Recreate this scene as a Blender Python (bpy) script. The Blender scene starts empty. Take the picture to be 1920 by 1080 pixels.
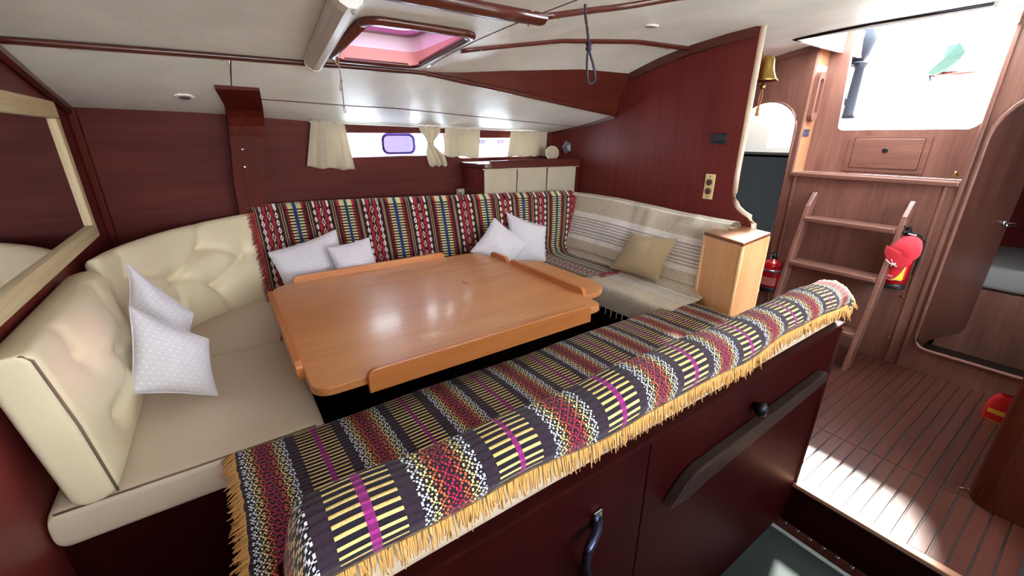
import bpy, bmesh, math, random
import numpy as np
from mathutils import Vector, Matrix, noise
from mathutils.geometry import tessellate_polygon

random.seed(7)
SC = bpy.context.scene
COL = SC.collection

# ------------------------------------------------------------------ camera
FPX, PITCH, YAW = 780.0, math.radians(20.0), math.radians(34.5)
FW = Vector((math.sin(YAW) * math.cos(PITCH), math.cos(YAW) * math.cos(PITCH), -math.sin(PITCH)))
RT = Vector((math.cos(YAW), -math.sin(YAW), 0.0))
UP = RT.cross(FW)
cam_data = bpy.data.cameras.new('camera')
cam_data.sensor_width = 36.0
cam_data.lens = FPX / 1920.0 * 36.0
cam_data.clip_start = 0.02
cam = bpy.data.objects.new('camera', cam_data)
cam.matrix_world = Matrix(((RT.x, UP.x, -FW.x, 0), (RT.y, UP.y, -FW.y, 0), (RT.z, UP.z, -FW.z, 0), (0, 0, 0, 1)))
COL.objects.link(cam)
SC.camera = cam

# ------------------------------------------------------------------ world, sun, exposure
world = bpy.data.worlds.new('daylight')
SC.world = world
world.use_nodes = True
bg = world.node_tree.nodes['Background']
bg.inputs[0].default_value = (0.86, 0.96, 1.0, 1)
bg.inputs[1].default_value = 2.6
sun_data = bpy.data.lights.new('sun', 'SUN')
sun_data.energy = 7.5
sun_data.color = (1.0, 0.95, 0.86)
sun_data.angle = math.radians(5.0)
sun = bpy.data.objects.new('sun', sun_data)
sun.rotation_euler = Vector((1.14, 0.33, 1.0)).to_track_quat('Z', 'Y').to_euler()
sun.location = (6, 1, 5)
COL.objects.link(sun)
SC.view_settings.view_transform = 'Standard'
SC.view_settings.look = 'None'
SC.view_settings.gamma = 1.0
SC.view_settings.use_curve_mapping = False
SC.view_settings.exposure = 3.15
SC.cycles.max_bounces = 10
SC.cycles.diffuse_bounces = 6
SC.cycles.transparent_max_bounces = 8


# ------------------------------------------------------------------ pixel helpers (1920x1080)
def ray(x, y):
    return RT * ((x - 960) / FPX) + UP * (-(y - 540) / FPX) + FW


def onx(x, y, X):
    v = ray(x, y); return v * (X / v.x)


def ony(x, y, Y):
    v = ray(x, y); return v * (Y / v.y)


def onz(x, y, Z):
    v = ray(x, y); return v * (Z / v.z)


def onplane(x, y, p, n):
    v = ray(x, y); n = Vector(n); return v * (Vector(p).dot(n) / v.dot(n))


# ------------------------------------------------------------------ materials
def lin(r, g, b):
    f = lambda c: (c / 255 / 12.92) if c / 255 <= 0.04045 else ((c / 255 + 0.055) / 1.055) ** 2.4
    return (f(r), f(g), f(b), 1.0)


MATS = {}


def newmat(name):
    m = bpy.data.materials.new(name); m.use_nodes = True
    nt = m.node_tree
    return m, nt, nt.nodes['Principled BSDF']


def plain(name, col, rough=0.5, metal=0.0, coat=0.0, bump=0.0, bscale=200.0, spec=0.5, sheen=0.0):
    if name in MATS: return MATS[name]
    m, nt, b = newmat(name)
    b.inputs['Base Color'].default_value = lin(*col)
    b.inputs['Roughness'].default_value = rough
    b.inputs['Metallic'].default_value = metal
    b.inputs['Coat Weight'].default_value = coat
    b.inputs['Specular IOR Level'].default_value = spec
    b.inputs['Sheen Weight'].default_value = sheen
    if bump:
        tc = nt.nodes.new('ShaderNodeTexCoord'); n = nt.nodes.new('ShaderNodeTexNoise'); bp = nt.nodes.new('ShaderNodeBump')
        n.inputs['Scale'].default_value = bscale; n.inputs['Detail'].default_value = 3
        bp.inputs['Strength'].default_value = bump; bp.inputs['Distance'].default_value = 0.004
        nt.links.new(tc.outputs['Object'], n.inputs['Vector']); nt.links.new(n.outputs['Fac'], bp.inputs['Height'])
        nt.links.new(bp.outputs['Normal'], b.inputs['Normal'])
    MATS[name] = m
    return m


def wood(name, dark, light, axis='X', scale=6.0, rough=0.3, coat=0.25, bump=0.08, patch=0.35, spec=0.5):
    """Varnished wood: fine grain stretched along one axis over broad cloudy figure."""
    if name in MATS: return MATS[name]
    m, nt, b = newmat(name)
    N, L = nt.nodes.new, nt.links.new
    tc = N('ShaderNodeTexCoord'); mp = N('ShaderNodeMapping')
    s = [scale * 9] * 3; s['XYZ'.index(axis)] = scale * 0.35
    mp.inputs['Scale'].default_value = s
    geo = N('ShaderNodeNewGeometry')
    L(geo.outputs['Position'], mp.inputs['Vector'])
    n1 = N('ShaderNodeTexNoise'); n1.inputs['Scale'].default_value = 1.0; n1.inputs['Detail'].default_value = 8; n1.inputs['Roughness'].default_value = 0.65
    n1.inputs['Distortion'].default_value = 0.6
    L(mp.outputs[0], n1.inputs['Vector'])
    mp2 = N('ShaderNodeMapping'); s2 = [scale * 1.2] * 3; s2['XYZ'.index(axis)] = scale * 0.25
    mp2.inputs['Scale'].default_value = s2
    L(geo.outputs['Position'], mp2.inputs['Vector'])
    n2 = N('ShaderNodeTexNoise'); n2.inputs['Scale'].default_value = 1.0; n2.inputs['Detail'].default_value = 3
    L(mp2.outputs[0], n2.inputs['Vector'])
    mx = N('ShaderNodeMix'); mx.data_type = 'FLOAT'; mx.inputs[0].default_value = patch
    L(n1.outputs['Fac'], mx.inputs[2]); L(n2.outputs['Fac'], mx.inputs[3])
    cr = N('ShaderNodeValToRGB')
    cr.color_ramp.elements[0].position = 0.32; cr.color_ramp.elements[0].color = lin(*dark)
    cr.color_ramp.elements[1].position = 0.68; cr.color_ramp.elements[1].color = lin(*light)
    L(mx.outputs[0], cr.inputs[0]); L(cr.outputs[0], b.inputs['Base Color'])
    b.inputs['Roughness'].default_value = rough
    b.inputs['Coat Weight'].default_value = coat
    b.inputs['Coat Roughness'].default_value = 0.12
    b.inputs['Specular IOR Level'].default_value = spec
    bp = N('ShaderNodeBump'); bp.inputs['Strength'].default_value = bump; bp.inputs['Distance'].default_value = 0.002
    L(n1.outputs['Fac'], bp.inputs['Height']); L(bp.outputs['Normal'], b.inputs['Normal'])
    MATS[name] = m
    return m


def speckle(name, base, dot, su, sv, rough=0.85, trans=0.0, size=0.32):
    """Woven cotton with a staggered grid of small embroidered dashes (UV in metres)."""
    if name in MATS: return MATS[name]
    m, nt, b = newmat(name)
    N, L = nt.nodes.new, nt.links.new
    uv = N('ShaderNodeUVMap'); sep = N('ShaderNodeSeparateXYZ'); L(uv.outputs[0], sep.inputs[0])

    def mth(op, a, bb=None):
        n = N('ShaderNodeMath'); n.operation = op
        for k, v in enumerate((a, bb)):
            if v is None: continue
            if isinstance(v, (int, float)): n.inputs[k].default_value = v
            else: L(v, n.inputs[k])
        return n.outputs[0]
    u = mth('MULTIPLY', sep.outputs[0], su); v = mth('MULTIPLY', sep.outputs[1], sv)
    row = mth('FLOOR', v)
    u2 = mth('ADD', u, mth('MULTIPLY', row, 0.5))
    fu = mth('ABSOLUTE', mth('SUBTRACT', mth('FRACT', u2), 0.5)); fv = mth('ABSOLUTE', mth('SUBTRACT', mth('FRACT', v), 0.5))
    d = mth('ADD', mth('MULTIPLY', fu, 1.0), mth('MULTIPLY', fv, 1.6))
    k = mth('LESS_THAN', d, size)
    nz = N('ShaderNodeTexNoise'); nz.inputs['Scale'].default_value = 60; nz.inputs['Detail'].default_value = 2
    mx = N('ShaderNodeMix'); mx.data_type = 'RGBA'
    mx.inputs[6].default_value = lin(*base); mx.inputs[7].default_value = lin(*dot)
    L(mth('MULTIPLY', k, mth('ADD', mth('MULTIPLY', nz.outputs['Fac'], 0.9), 0.2)), mx.inputs[0])
    L(mx.outputs[2], b.inputs['Base Color'])
    b.inputs['Roughness'].default_value = rough
    b.inputs['Sheen Weight'].default_value = 0.15
    wv = N('ShaderNodeTexNoise'); wv.inputs['Scale'].default_value = 420
    bp = N('ShaderNodeBump'); bp.inputs['Strength'].default_value = 0.15; bp.inputs['Distance'].default_value = 0.002
    tc = N('ShaderNodeTexCoord'); L(tc.outputs['Object'], wv.inputs['Vector']); L(tc.outputs['Object'], nz.inputs['Vector'])
    L(wv.outputs['Fac'], bp.inputs['Height']); L(bp.outputs['Normal'], b.inputs['Normal'])
    if trans:
        t = N('ShaderNodeBsdfTranslucent'); t.inputs[0].default_value = lin(*base)
        ms = N('ShaderNodeMixShader'); ms.inputs[0].default_value = trans
        out = nt.nodes['Material Output']
        L(b.outputs[0], ms.inputs[1]); L(t.outputs[0], ms.inputs[2]); L(ms.outputs[0], out.inputs[0])
    MATS[name] = m
    return m


def cellcloth(name, rough=0.9, bscale=500):
    """Colour comes from the weave: one colour stored on every woven cell."""
    if name in MATS: return MATS[name]
    m, nt, b = newmat(name)
    N, L = nt.nodes.new, nt.links.new
    at = N('ShaderNodeAttribute'); at.attribute_name = 'weave'
    L(at.outputs['Color'], b.inputs['Base Color'])
    b.inputs['Roughness'].default_value = rough; b.inputs['Sheen Weight'].default_value = 0.2; b.inputs['Specular IOR Level'].default_value = 0.25
    tc = N('ShaderNodeTexCoord'); n = N('ShaderNodeTexNoise'); n.inputs['Scale'].default_value = bscale
    bp = N('ShaderNodeBump'); bp.inputs['Strength'].default_value = 0.35; bp.inputs['Distance'].default_value = 0.003
    L(tc.outputs['Object'], n.inputs['Vector']); L(n.outputs['Fac'], bp.inputs['Height']); L(bp.outputs['Normal'], b.inputs['Normal'])
    MATS[name] = m
    return m


def headliner():
    if 'headliner' in MATS: return MATS['headliner']
    m, nt, b = newmat('headliner')
    N, L = nt.nodes.new, nt.links.new
    geo = N('ShaderNodeNewGeometry')
    n0 = N('ShaderNodeTexNoise'); n0.inputs['Scale'].default_value = 5; n0.inputs['Detail'].default_value = 4
    cr = N('ShaderNodeValToRGB'); cr.color_ramp.elements[0].color = lin(220, 226, 216); cr.color_ramp.elements[1].color = lin(238, 242, 234)
    cr.color_ramp.elements[0].position = 0.3; cr.color_ramp.elements[1].position = 0.7
    n1 = N('ShaderNodeTexNoise'); n1.inputs['Scale'].default_value = 170; n1.inputs['Detail'].default_value = 2
    bp = N('ShaderNodeBump'); bp.inputs['Strength'].default_value = 0.5; bp.inputs['Distance'].default_value = 0.0035
    for n in (n0, n1): L(geo.outputs['Position'], n.inputs['Vector'])
    L(n0.outputs['Fac'], cr.inputs[0]); L(cr.outputs[0], b.inputs['Base Color'])
    L(n1.outputs['Fac'], bp.inputs['Height']); L(bp.outputs['Normal'], b.inputs['Normal'])
    b.inputs['Roughness'].default_value = 0.36; b.inputs['Specular IOR Level'].default_value = 0.35
    MATS['headliner'] = m
    return m


def frosted(name, tint, mixv):
    m, nt, b = newmat(name)
    N, L = nt.nodes.new, nt.links.new
    t = N('ShaderNodeBsdfTransparent'); t.inputs[0].default_value = lin(*tint)
    g = N('ShaderNodeBsdfTranslucent'); g.inputs[0].default_value = lin(*tint)
    ms = N('ShaderNodeMixShader'); ms.inputs[0].default_value = mixv
    L(t.outputs[0], ms.inputs[1]); L(g.outputs[0], ms.inputs[2]); L(ms.outputs[0], nt.nodes['Material Output'].inputs[0])
    MATS[name] = m
    return m


def glassy(name, tint, gloss=0.12):
    if name in MATS: return MATS[name]
    m, nt, b = newmat(name)
    N, L = nt.nodes.new, nt.links.new
    t = N('ShaderNodeBsdfTransparent'); t.inputs[0].default_value = lin(*tint)
    g = N('ShaderNodeBsdfGlossy'); g.inputs['Roughness'].default_value = 0.05
    ms = N('ShaderNodeMixShader'); ms.inputs[0].default_value = gloss
    L(t.outputs[0], ms.inputs[1]); L(g.outputs[0], ms.inputs[2]); L(ms.outputs[0], nt.nodes['Material Output'].inputs[0])
    MATS[name] = m
    return m


M_HULL = wood('mahogany_hull', (74, 30, 28), (100, 48, 44), 'X', 5, 0.5, 0.0, 0.05, 0.6, 0.07)
M_BULK = wood('mahogany_bulkhead', (92, 34, 32), (118, 50, 48), 'Z', 5, 0.36, 0.0, 0.04, 0.5, 0.15)
M_TRIM = wood('mahogany_trim', (62, 22, 16), (92, 38, 26), 'X', 7, 0.3, 0.3)
M_TRIMY = wood('mahogany_trim_cross', (62, 22, 16), (92, 38, 26), 'Y', 7, 0.3, 0.3)
M_TRIMZ = wood('mahogany_trim_upright', (66, 20, 14), (94, 34, 24), 'Z', 7, 0.45, 0.0, 0.05, 0.4, 0.08)
M_BASE = wood('mahogany_base', (32, 6, 6), (46, 10, 10), 'Z', 6, 0.45, 0.0, 0.05, 0.4, 0.03)
M_AFT = wood('worn_teak_upright', (90, 56, 48), (136, 94, 82), 'Z', 7, 0.4, 0.1, 0.08, 0.55)
M_AFTY = wood('worn_teak_cross', (90, 56, 48), (132, 90, 78), 'Y', 7, 0.4, 0.1, 0.08, 0.55)
M_TABLE = wood('teak_table', (186, 124, 72), (212, 152, 98), 'X', 7, 0.34, 0.15, 0.05, 0.4)


def wear(m, spots):
    """Dulled and scratched varnish at given places of a top: (x, y, rx, ry, colour, strength)."""
    nt = m.node_tree; N, L = nt.nodes.new, nt.links.new
    b = nt.nodes['Principled BSDF']; src = b.inputs['Base Color'].links[0].from_socket
    geo = N('ShaderNodeNewGeometry'); nz = N('ShaderNodeTexNoise'); nz.inputs['Scale'].default_value = 55; nz.inputs['Detail'].default_value = 4
    L(geo.outputs['Position'], nz.inputs['Vector'])
    for x, y, rx, ry, c, k in spots:
        mp = N('ShaderNodeMapping'); mp.inputs['Location'].default_value = (-x / rx, -y / ry, 0); mp.inputs['Scale'].default_value = (1 / rx, 1 / ry, 0)
        L(geo.outputs['Position'], mp.inputs['Vector'])
        ln = N('ShaderNodeVectorMath'); ln.operation = 'LENGTH'; L(mp.outputs[0], ln.inputs[0])
        a = N('ShaderNodeMath'); a.operation = 'MULTIPLY_ADD'; L(nz.outputs['Fac'], a.inputs[0]); a.inputs[1].default_value = 1.6; a.inputs[2].default_value = .25
        s = N('ShaderNodeMath'); s.operation = 'SUBTRACT'; s.use_clamp = True; L(a.outputs[0], s.inputs[0]); L(ln.outputs['Value'], s.inputs[1])
        q = N('ShaderNodeMath'); q.operation = 'MULTIPLY'; q.use_clamp = True; L(s.outputs[0], q.inputs[0]); q.inputs[1].default_value = k
        mx = N('ShaderNodeMix'); mx.data_type = 'RGBA'; L(q.outputs[0], mx.inputs[0]); L(src, mx.inputs[6]); mx.inputs[7].default_value = lin(*c)
        src = mx.outputs[2]
    L(src, b.inputs['Base Color'])


wear(M_TABLE, [(.515, 1.235, .055, .03, (222, 182, 140), .9), (.87, 1.66, .012, .045, (120, 62, 36), .9), (.845, 1.70, .03, .006, (120, 62, 36), .9)])
M_FIDDLE = wood('teak_fiddle', (172, 104, 54), (206, 136, 78), 'X', 9, 0.3, 0.3, 0.05, 0.4)
M_PLY = wood('light_plywood', (214, 156, 104), (240, 194, 144), 'Z', 7, 0.35, 0.2, 0.05, 0.55)
M_PLYE = wood('pale_edge', (206, 160, 110), (232, 192, 146), 'Z', 9, 0.35, 0.2)
M_PINE = wood('raw_pine', (188, 168, 126), (216, 200, 160), 'Y', 9, 0.6, 0.0, 0.1)
M_PINEZ = wood('raw_pine_upright', (188, 168, 126), (216, 200, 160), 'Z', 9, 0.6, 0.0, 0.1)
M_FLOOR = wood('sole_plank', (64, 30, 24), (88, 48, 38), 'X', 9, 0.28, 0.2, 0.06, 0.45)
M_CAULK = plain('caulk', (34, 18, 16), 0.6)
M_VINYL = plain('cream_vinyl', (220, 208, 176), 0.36, bump=0.05, bscale=320)
M_VINYLT = plain('taupe_vinyl', (204, 188, 166), 0.42, bump=0.05, bscale=320)
M_PIPE = plain('seam_thread', (120, 102, 84), 0.7)
M_CEIL = headliner()
M_PILLOW = speckle('pillow_cotton', (206, 204, 212), (240, 240, 246), 52, 60, 0.85, 0, 0.24)
M_KHAKI = plain('khaki_linen', (176, 158, 124), 0.9, bump=0.3, bscale=500, sheen=0.2)
M_CURT = speckle('curtain_linen', (200, 190, 166), (222, 214, 194), 55, 65, 0.9, 0.25)
M_WEAVE = cellcloth('woven_wool')
M_FOUTA = cellcloth('woven_cotton', 0.9, 300)
M_GOLD = plain('golden_yarn', (206, 158, 84), 0.85, sheen=0.2)
M_RED = plain('red_yarn', (150, 20, 34), 0.85, sheen=0.2)
M_WHITEY = plain('ivory_yarn', (226, 220, 206), 0.85)
M_BRASS = plain('aged_brass', (176, 148, 82), 0.28, 1.0)
M_STEEL = plain('steel', (190, 190, 192), 0.25, 1.0)
M_BLACK = plain('black_plastic', (20, 20, 24), 0.4)
M_DARKM = plain('dark_metal', (40, 40, 48), 0.35, 0.8)
M_WHITE = plain('white_plastic', (226, 224, 216), 0.35)
M_IVORY = plain('ivory_plastic', (226, 206, 154), 0.4)
M_BROWN = plain('brown_socket', (84, 60, 44), 0.45)
M_REDP = plain('extinguisher_red', (176, 14, 26), 0.25, coat=0.4)
M_CARPET = plain('charcoal_carpet', (38, 46, 46), 0.95, bump=0.6, bscale=700)
M_BIND = plain('carpet_binding', (150, 156, 158), 0.8)
M_GRP = plain('white_gelcoat', (236, 236, 232), 0.35)

# ------------------------------------------------------------------ mesh helpers
WL = {}


def mk(name, verts, faces, mat, parent=None, smooth=False, uvs=None, origin=None):
    V = [Vector(v) for v in verts]
    if origin is None:
        lo = Vector((min(v.x for v in V), min(v.y for v in V), min(v.z for v in V)))
        hi = Vector((max(v.x for v in V), max(v.y for v in V), max(v.z for v in V)))
        origin = Vector(((lo.x + hi.x) / 2, (lo.y + hi.y) / 2, lo.z))
    me = bpy.data.meshes.new(name)
    me.from_pydata([v - origin for v in V], [], faces)
    if uvs is not None:
        ul = me.uv_layers.new(name='UVMap')
        for lp in me.loops: ul.data[lp.index].uv = uvs[lp.vertex_index]
    if smooth: me.polygons.foreach_set('use_smooth', [True] * len(me.polygons))
    if mat: me.materials.append(mat)
    me.update()
    o = bpy.data.objects.new(name, me); COL.objects.link(o)
    place(o, origin, parent)
    return o


def place(o, origin, parent=None):
    WL[o.name] = Vector(origin)
    if parent is not None:
        o.parent = parent; o.location = Vector(origin) - WL[parent.name]
    else:
        o.location = origin


def empty(name, loc):
    o = bpy.data.objects.new(name, None); COL.objects.link(o); o.empty_display_size = 0.05
    place(o, Vector(loc)); return o


def tag(o, label=None, cat=None, group=None, kind=None):
    if label: o['label'] = label
    if cat: o['category'] = cat
    if group: o['group'] = group
    if kind: o['kind'] = kind
    return o


def thing(name, loc, label, cat, group=None):
    return tag(empty(name, loc), label, cat, group)


def from_bm(name, bm, mat, parent=None, smooth=False):
    bmesh.ops.recalc_face_normals(bm, faces=bm.faces)
    v = [x.co.copy() for x in bm.verts]; bm.verts.index_update()
    f = [[x.index for x in fc.verts] for fc in bm.faces]
    bm.free()
    return mk(name, v, f, mat, parent, smooth)


def box(name, x, y, z, mat, parent=None, bev=0.0, seg=2, M=None, smooth=False):
    bm = bmesh.new(); bmesh.ops.create_cube(bm, size=1.0)
    for v in bm.verts:
        v.co = Vector((x[0] + (v.co.x + .5) * (x[1] - x[0]), y[0] + (v.co.y + .5) * (y[1] - y[0]), z[0] + (v.co.z + .5) * (z[1] - z[0])))
    if bev: bmesh.ops.bevel(bm, geom=bm.edges[:], offset=bev, segments=seg, affect='EDGES', profile=0.5, clamp_overlap=True)
    if M is not None: bmesh.ops.transform(bm, matrix=M, verts=bm.verts)
    return from_bm(name, bm, mat, parent, smooth)


def prism(name, poly, axis, a, b, mat, parent=None, holes=(), bev=0.0):
    """Plate: 2-D outline (with holes) extruded from a to b along an axis.  axis X: (y,z); Y: (x,z); Z: (x,y)."""
    def p3(q, t):
        return {'X': (t, q[0], q[1]), 'Y': (q[0], t, q[1]), 'Z': (q[0], q[1], t)}[axis]
    loops = [list(poly)] + [list(h) for h in holes]
    flat = [p for l in loops for p in l]
    n = len(flat)
    if not holes:
        caps = [list(range(n))]
    else:
        caps = [list(t) for t in tessellate_polygon([[Vector((p[0], p[1], 0)) for p in l] for l in loops])]
    verts = [p3(p, a) for p in flat] + [p3(p, b) for p in flat]
    faces = [c for c in caps] + [[i + n for i in reversed(c)] for c in caps]
    st = 0
    for l in loops:
        k = len(l)
        for i in range(k):
            j = (i + 1) % k
            faces.append([st + i, st + j, st + j + n, st + i + n])
        st += k
    bm = bmesh.new()
    bv = [bm.verts.new(v) for v in verts]
    for f in faces:
        try: bm.faces.new([bv[i] for i in f])
        except ValueError: pass
    if bev and not holes:
        bmesh.ops.recalc_face_normals(bm, faces=bm.faces)
        ed = [e for e in bm.edges if len(e.link_faces) == 2 and any(len(f.verts) == n for f in e.link_faces)]
        bmesh.ops.bevel(bm, geom=ed, offset=bev, segments=2, affect='EDGES', profile=0.5, clamp_overlap=True)
    return from_bm(name, bm, mat, parent)


def arc(cx, cy, r, a0, a1, n=6, ry=None):
    ry = r if ry is None else ry
    return [(cx + r * math.cos(math.radians(a0 + (a1 - a0) * i / n)), cy + ry * math.sin(math.radians(a0 + (a1 - a0) * i / n))) for i in range(n + 1)]


def rrect(x0, x1, y0, y1, r, n=5):
    rs = r if isinstance(r, (list, tuple)) else [r] * 4      # bl, br, tr, tl
    return (arc(x0 + rs[0], y0 + rs[0], rs[0], 180, 270, n) + arc(x1 - rs[1], y0 + rs[1], rs[1], 270, 360, n) +
            arc(x1 - rs[2], y1 - rs[2], rs[2], 0, 90, n) + arc(x0 + rs[3], y1 - rs[3], rs[3], 90, 180, n))


def smooth_path(pts, n=8):
    P = [Vector(p) for p in pts]
    if len(P) < 3: return P
    out = []
    for i in range(len(P) - 1):
        p0, p1, p2, p3 = P[max(i - 1, 0)], P[i], P[i + 1], P[min(i + 2, len(P) - 1)]
        for k in range(n):
            t = k / n
            out.append(0.5 * ((2 * p1) + (p2 - p0) * t + (2 * p0 - 5 * p1 + 4 * p2 - p3) * t * t + (3 * p1 - p0 - 3 * p2 + p3) * t ** 3))
    return out + [P[-1]]


def tube_geo(path, r, sides=8, cap=True, flat=None):
    """flat=(w,h): rectangular-ish section scaling with 'sides'=4 style ellipse in local frame."""
    P = [Vector(p) for p in path]; V = []; F = []
    ref = Vector((0, 0, 1))
    n = len(P)
    for i, p in enumerate(P):
        t = (P[min(i + 1, n - 1)] - P[max(i - 1, 0)]).normalized()
        a = ref if abs(t.dot(ref)) < 0.95 else Vector((0, 1, 0))
        s = t.cross(a).normalized(); u = s.cross(t).normalized()
        rr = r[i] if isinstance(r, (list, tuple)) else r
        for k in range(sides):
            an = 2 * math.pi * (k + .5) / sides
            w, h = flat if flat else (rr, rr)
            V.append(p + s * (math.cos(an) * w) + u * (math.sin(an) * h))
    for i in range(n - 1):
        for k in range(sides):
            k2 = (k + 1) % sides
            F.append([i * sides + k, i * sides + k2, (i + 1) * sides + k2, (i + 1) * sides + k])
    if cap:
        F.append(list(reversed(range(sides)))); F.append([(n - 1) * sides + k for k in range(sides)])
    return V, F


def tube(name, path, r, mat, parent=None, sides=8, flat=None, smooth=True):
    V, F = tube_geo(path, r, sides, True, flat)
    return mk(name, V, F, mat, parent, smooth)


def lathe(name, prof, mat, base=(0, 0, 0), parent=None, n=24, M=None):
    """prof: (radius, height) pairs turned about the local Z axis; M rotates it."""
    V = []; F = []
    M = M or Matrix.Identity(3)
    for r, h in prof:
        for k in range(n):
            a = 2 * math.pi * k / n
            V.append(M @ Vector((r * math.cos(a), r * math.sin(a), h)) + Vector(base))
    for i in range(len(prof) - 1):
        for k in range(n):
            k2 = (k + 1) % n
            F.append([i * n + k, i * n + k2, (i + 1) * n + k2, (i + 1) * n + k])
    F.append(list(reversed(range(n)))); F.append([(len(prof) - 1) * n + k for k in range(n)])
    o = mk(name, V, F, mat, parent, True)
    return o


def merge(name, geos, mat, parent=None, smooth=True):
    V = []; F = []
    for v, f in geos:
        b = len(V); V += list(v); F += [[i + b for i in q] for q in f]
    return mk(name, V, F, mat, parent, smooth)


def slab(name, fn, lu, lv, thick, mat, parent=None, R=0.03, du=0.02, tuft=None, uvscale=None):
    """Upholstered cushion.  fn(u,v)->(point, normal) for u in 0..lu, v in 0..lv metres; rounded rim of radius R."""
    def samples(l):
        s = [0, R * .08, R * .25, R * .55, R]
        n = max(2, int((l - 2 * R) / du)); s += [R + (l - 2 * R) * i / n for i in range(1, n)]
        return s + [l - R, l - R * .55, l - R * .25, l - R * .08, l]
    U, W = samples(lu), samples(lv)
    nu, nv = len(U), len(W)

    def drop(d):
        if d >= R: return 0.0
        x = 1 - d / R
        return R * (1 - math.sqrt(max(0, 1 - x * x)))
    top, bot = [], []
    for v in W:
        for u in U:
            p, n = fn(u, v)
            d = min(drop(min(u, lu - u)) + drop(min(v, lv - v)), thick / 2 - 1e-4)
            t = tuft(u, v) if tuft else 0.0
            top.append(p + n * (-d + t)); bot.append(p - n * (thick - d))
    V = top + bot; F = []; o = nu * nv
    for j in range(nv - 1):
        for i in range(nu - 1):
            a = j * nu + i
            F.append([a, a + 1, a + nu + 1, a + nu]); F.append([o + a, o + a + nu, o + a + nu + 1, o + a + 1])
    for i in range(nu - 1):
        F.append([i, o + i, o + i + 1, i + 1]); b = (nv - 1) * nu + i; F.append([b, b + 1, o + b + 1, o + b])
    for j in range(nv - 1):
        a = j * nu; F.append([a, a + nu, o + a + nu, o + a]); b = a + nu - 1; F.append([b, o + b, o + b + nu, b + nu])
    return mk(name, V, F, mat, parent, True)


def tufts(buttons, depth=0.022, sig=0.055, links=(), cw=0.012, cd=0.010, puff=0.0, lu=1, lv=1):
    def f(u, v):
        t = puff * math.sin(math.pi * min(1, max(0, u / lu))) * math.sin(math.pi * min(1, max(0, v / lv)))
        for b in buttons:
            r = math.hypot(u - b[0], v - b[1]); t -= depth * math.exp(-(r / sig) ** 2) + 0.35 * depth * math.exp(-(r / (sig * .25)) ** 2)
        for (a, b) in links:
            ax, ay = a; bx, by = b; L2 = (bx - ax) ** 2 + (by - ay) ** 2
            s = max(0, min(1, ((u - ax) * (bx - ax) + (v - ay) * (by - ay)) / L2))
            r = math.hypot(u - ax - s * (bx - ax), v - ay - s * (by - ay)); t -= cd * math.exp(-(r / cw) ** 2)
        return t
    return f


def pillow(name, c, thick, mat, label, cat='pillow', group=None, piping=None, seed=0, sag=0.07, n=22):
    """Scatter cushion from its four corners (in order), pinched edges and puffed middle."""
    c = [Vector(p) for p in c]
    nrm = ((c[2] - c[0]).cross(c[3] - c[1])).normalized()
    if nrm.dot(-c[0]) < 0: nrm = -nrm
    top, bot, uv = [], [], []
    lu = (c[1] - c[0]).length; lv = (c[3] - c[0]).length
    ctr = (c[0] + c[1] + c[2] + c[3]) / 4
    for j in range(n + 1):
        for i in range(n + 1):
            u = i / n; v = j / n
            pu = sag * math.sin(math.pi * u) * (2 * v - 1) * 0; 
            # edges curve inwards between the corners
            iu = u + sag * (0.5 - u) * 2 * math.sin(math.pi * v) * abs(2 * u - 1) ** 2 * 0.5
            iv = v + sag * (0.5 - v) * 2 * math.sin(math.pi * u) * abs(2 * v - 1) ** 2 * 0.5
            p = (c[0] * (1 - iu) + c[1] * iu) * (1 - iv) + (c[3] * (1 - iu) + c[2] * iu) * iv
            w = (max(0, math.sin(math.pi * u)) * max(0, math.sin(math.pi * v))) ** 0.55
            h = thick / 2 * w + 0.003
            wr = noise.noise(Vector((u * 4 + seed * 7, v * 4, seed))) * 0.010 * w + noise.noise(Vector((u * 9, v * 3 + seed, seed))) * 0.005 * w
            top.append(p + nrm * (h + wr)); bot.append(p - nrm * h); uv.append((u * lu, v * lv))
    V = top + bot; o = (n + 1) ** 2; F = []
    for j in range(n):
        for i in range(n):
            a = j * (n + 1) + i
            F.append([a, a + 1, a + n + 2, a + n + 1]); F.append([o + a, o + a + n + 1, o + a + n + 2, o + a + 1])
    rim = [i for i in range(n + 1)] + [(n + 1) * j + n for j in range(1, n + 1)] + [(n + 1) * n + i for i in range(n - 1, -1, -1)] + [(n + 1) * j for j in range(n - 1, 0, -1)]
    for k in range(len(rim)):
        a, b = rim[k], rim[(k + 1) % len(rim)]; F.append([a, o + a, o + b, b])
    root = thing(name, ctr - Vector((0, 0, 0.1)), label, cat, group)
    cov = mk('cover', V, F, mat, root, True, uvs=uv + uv)
    path = [(top[i] + bot[i]) / 2 for i in rim]; path.append(path[0])
    tube('edge_seam', path, 0.0028, piping or mat, root, 6)
    return root


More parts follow.
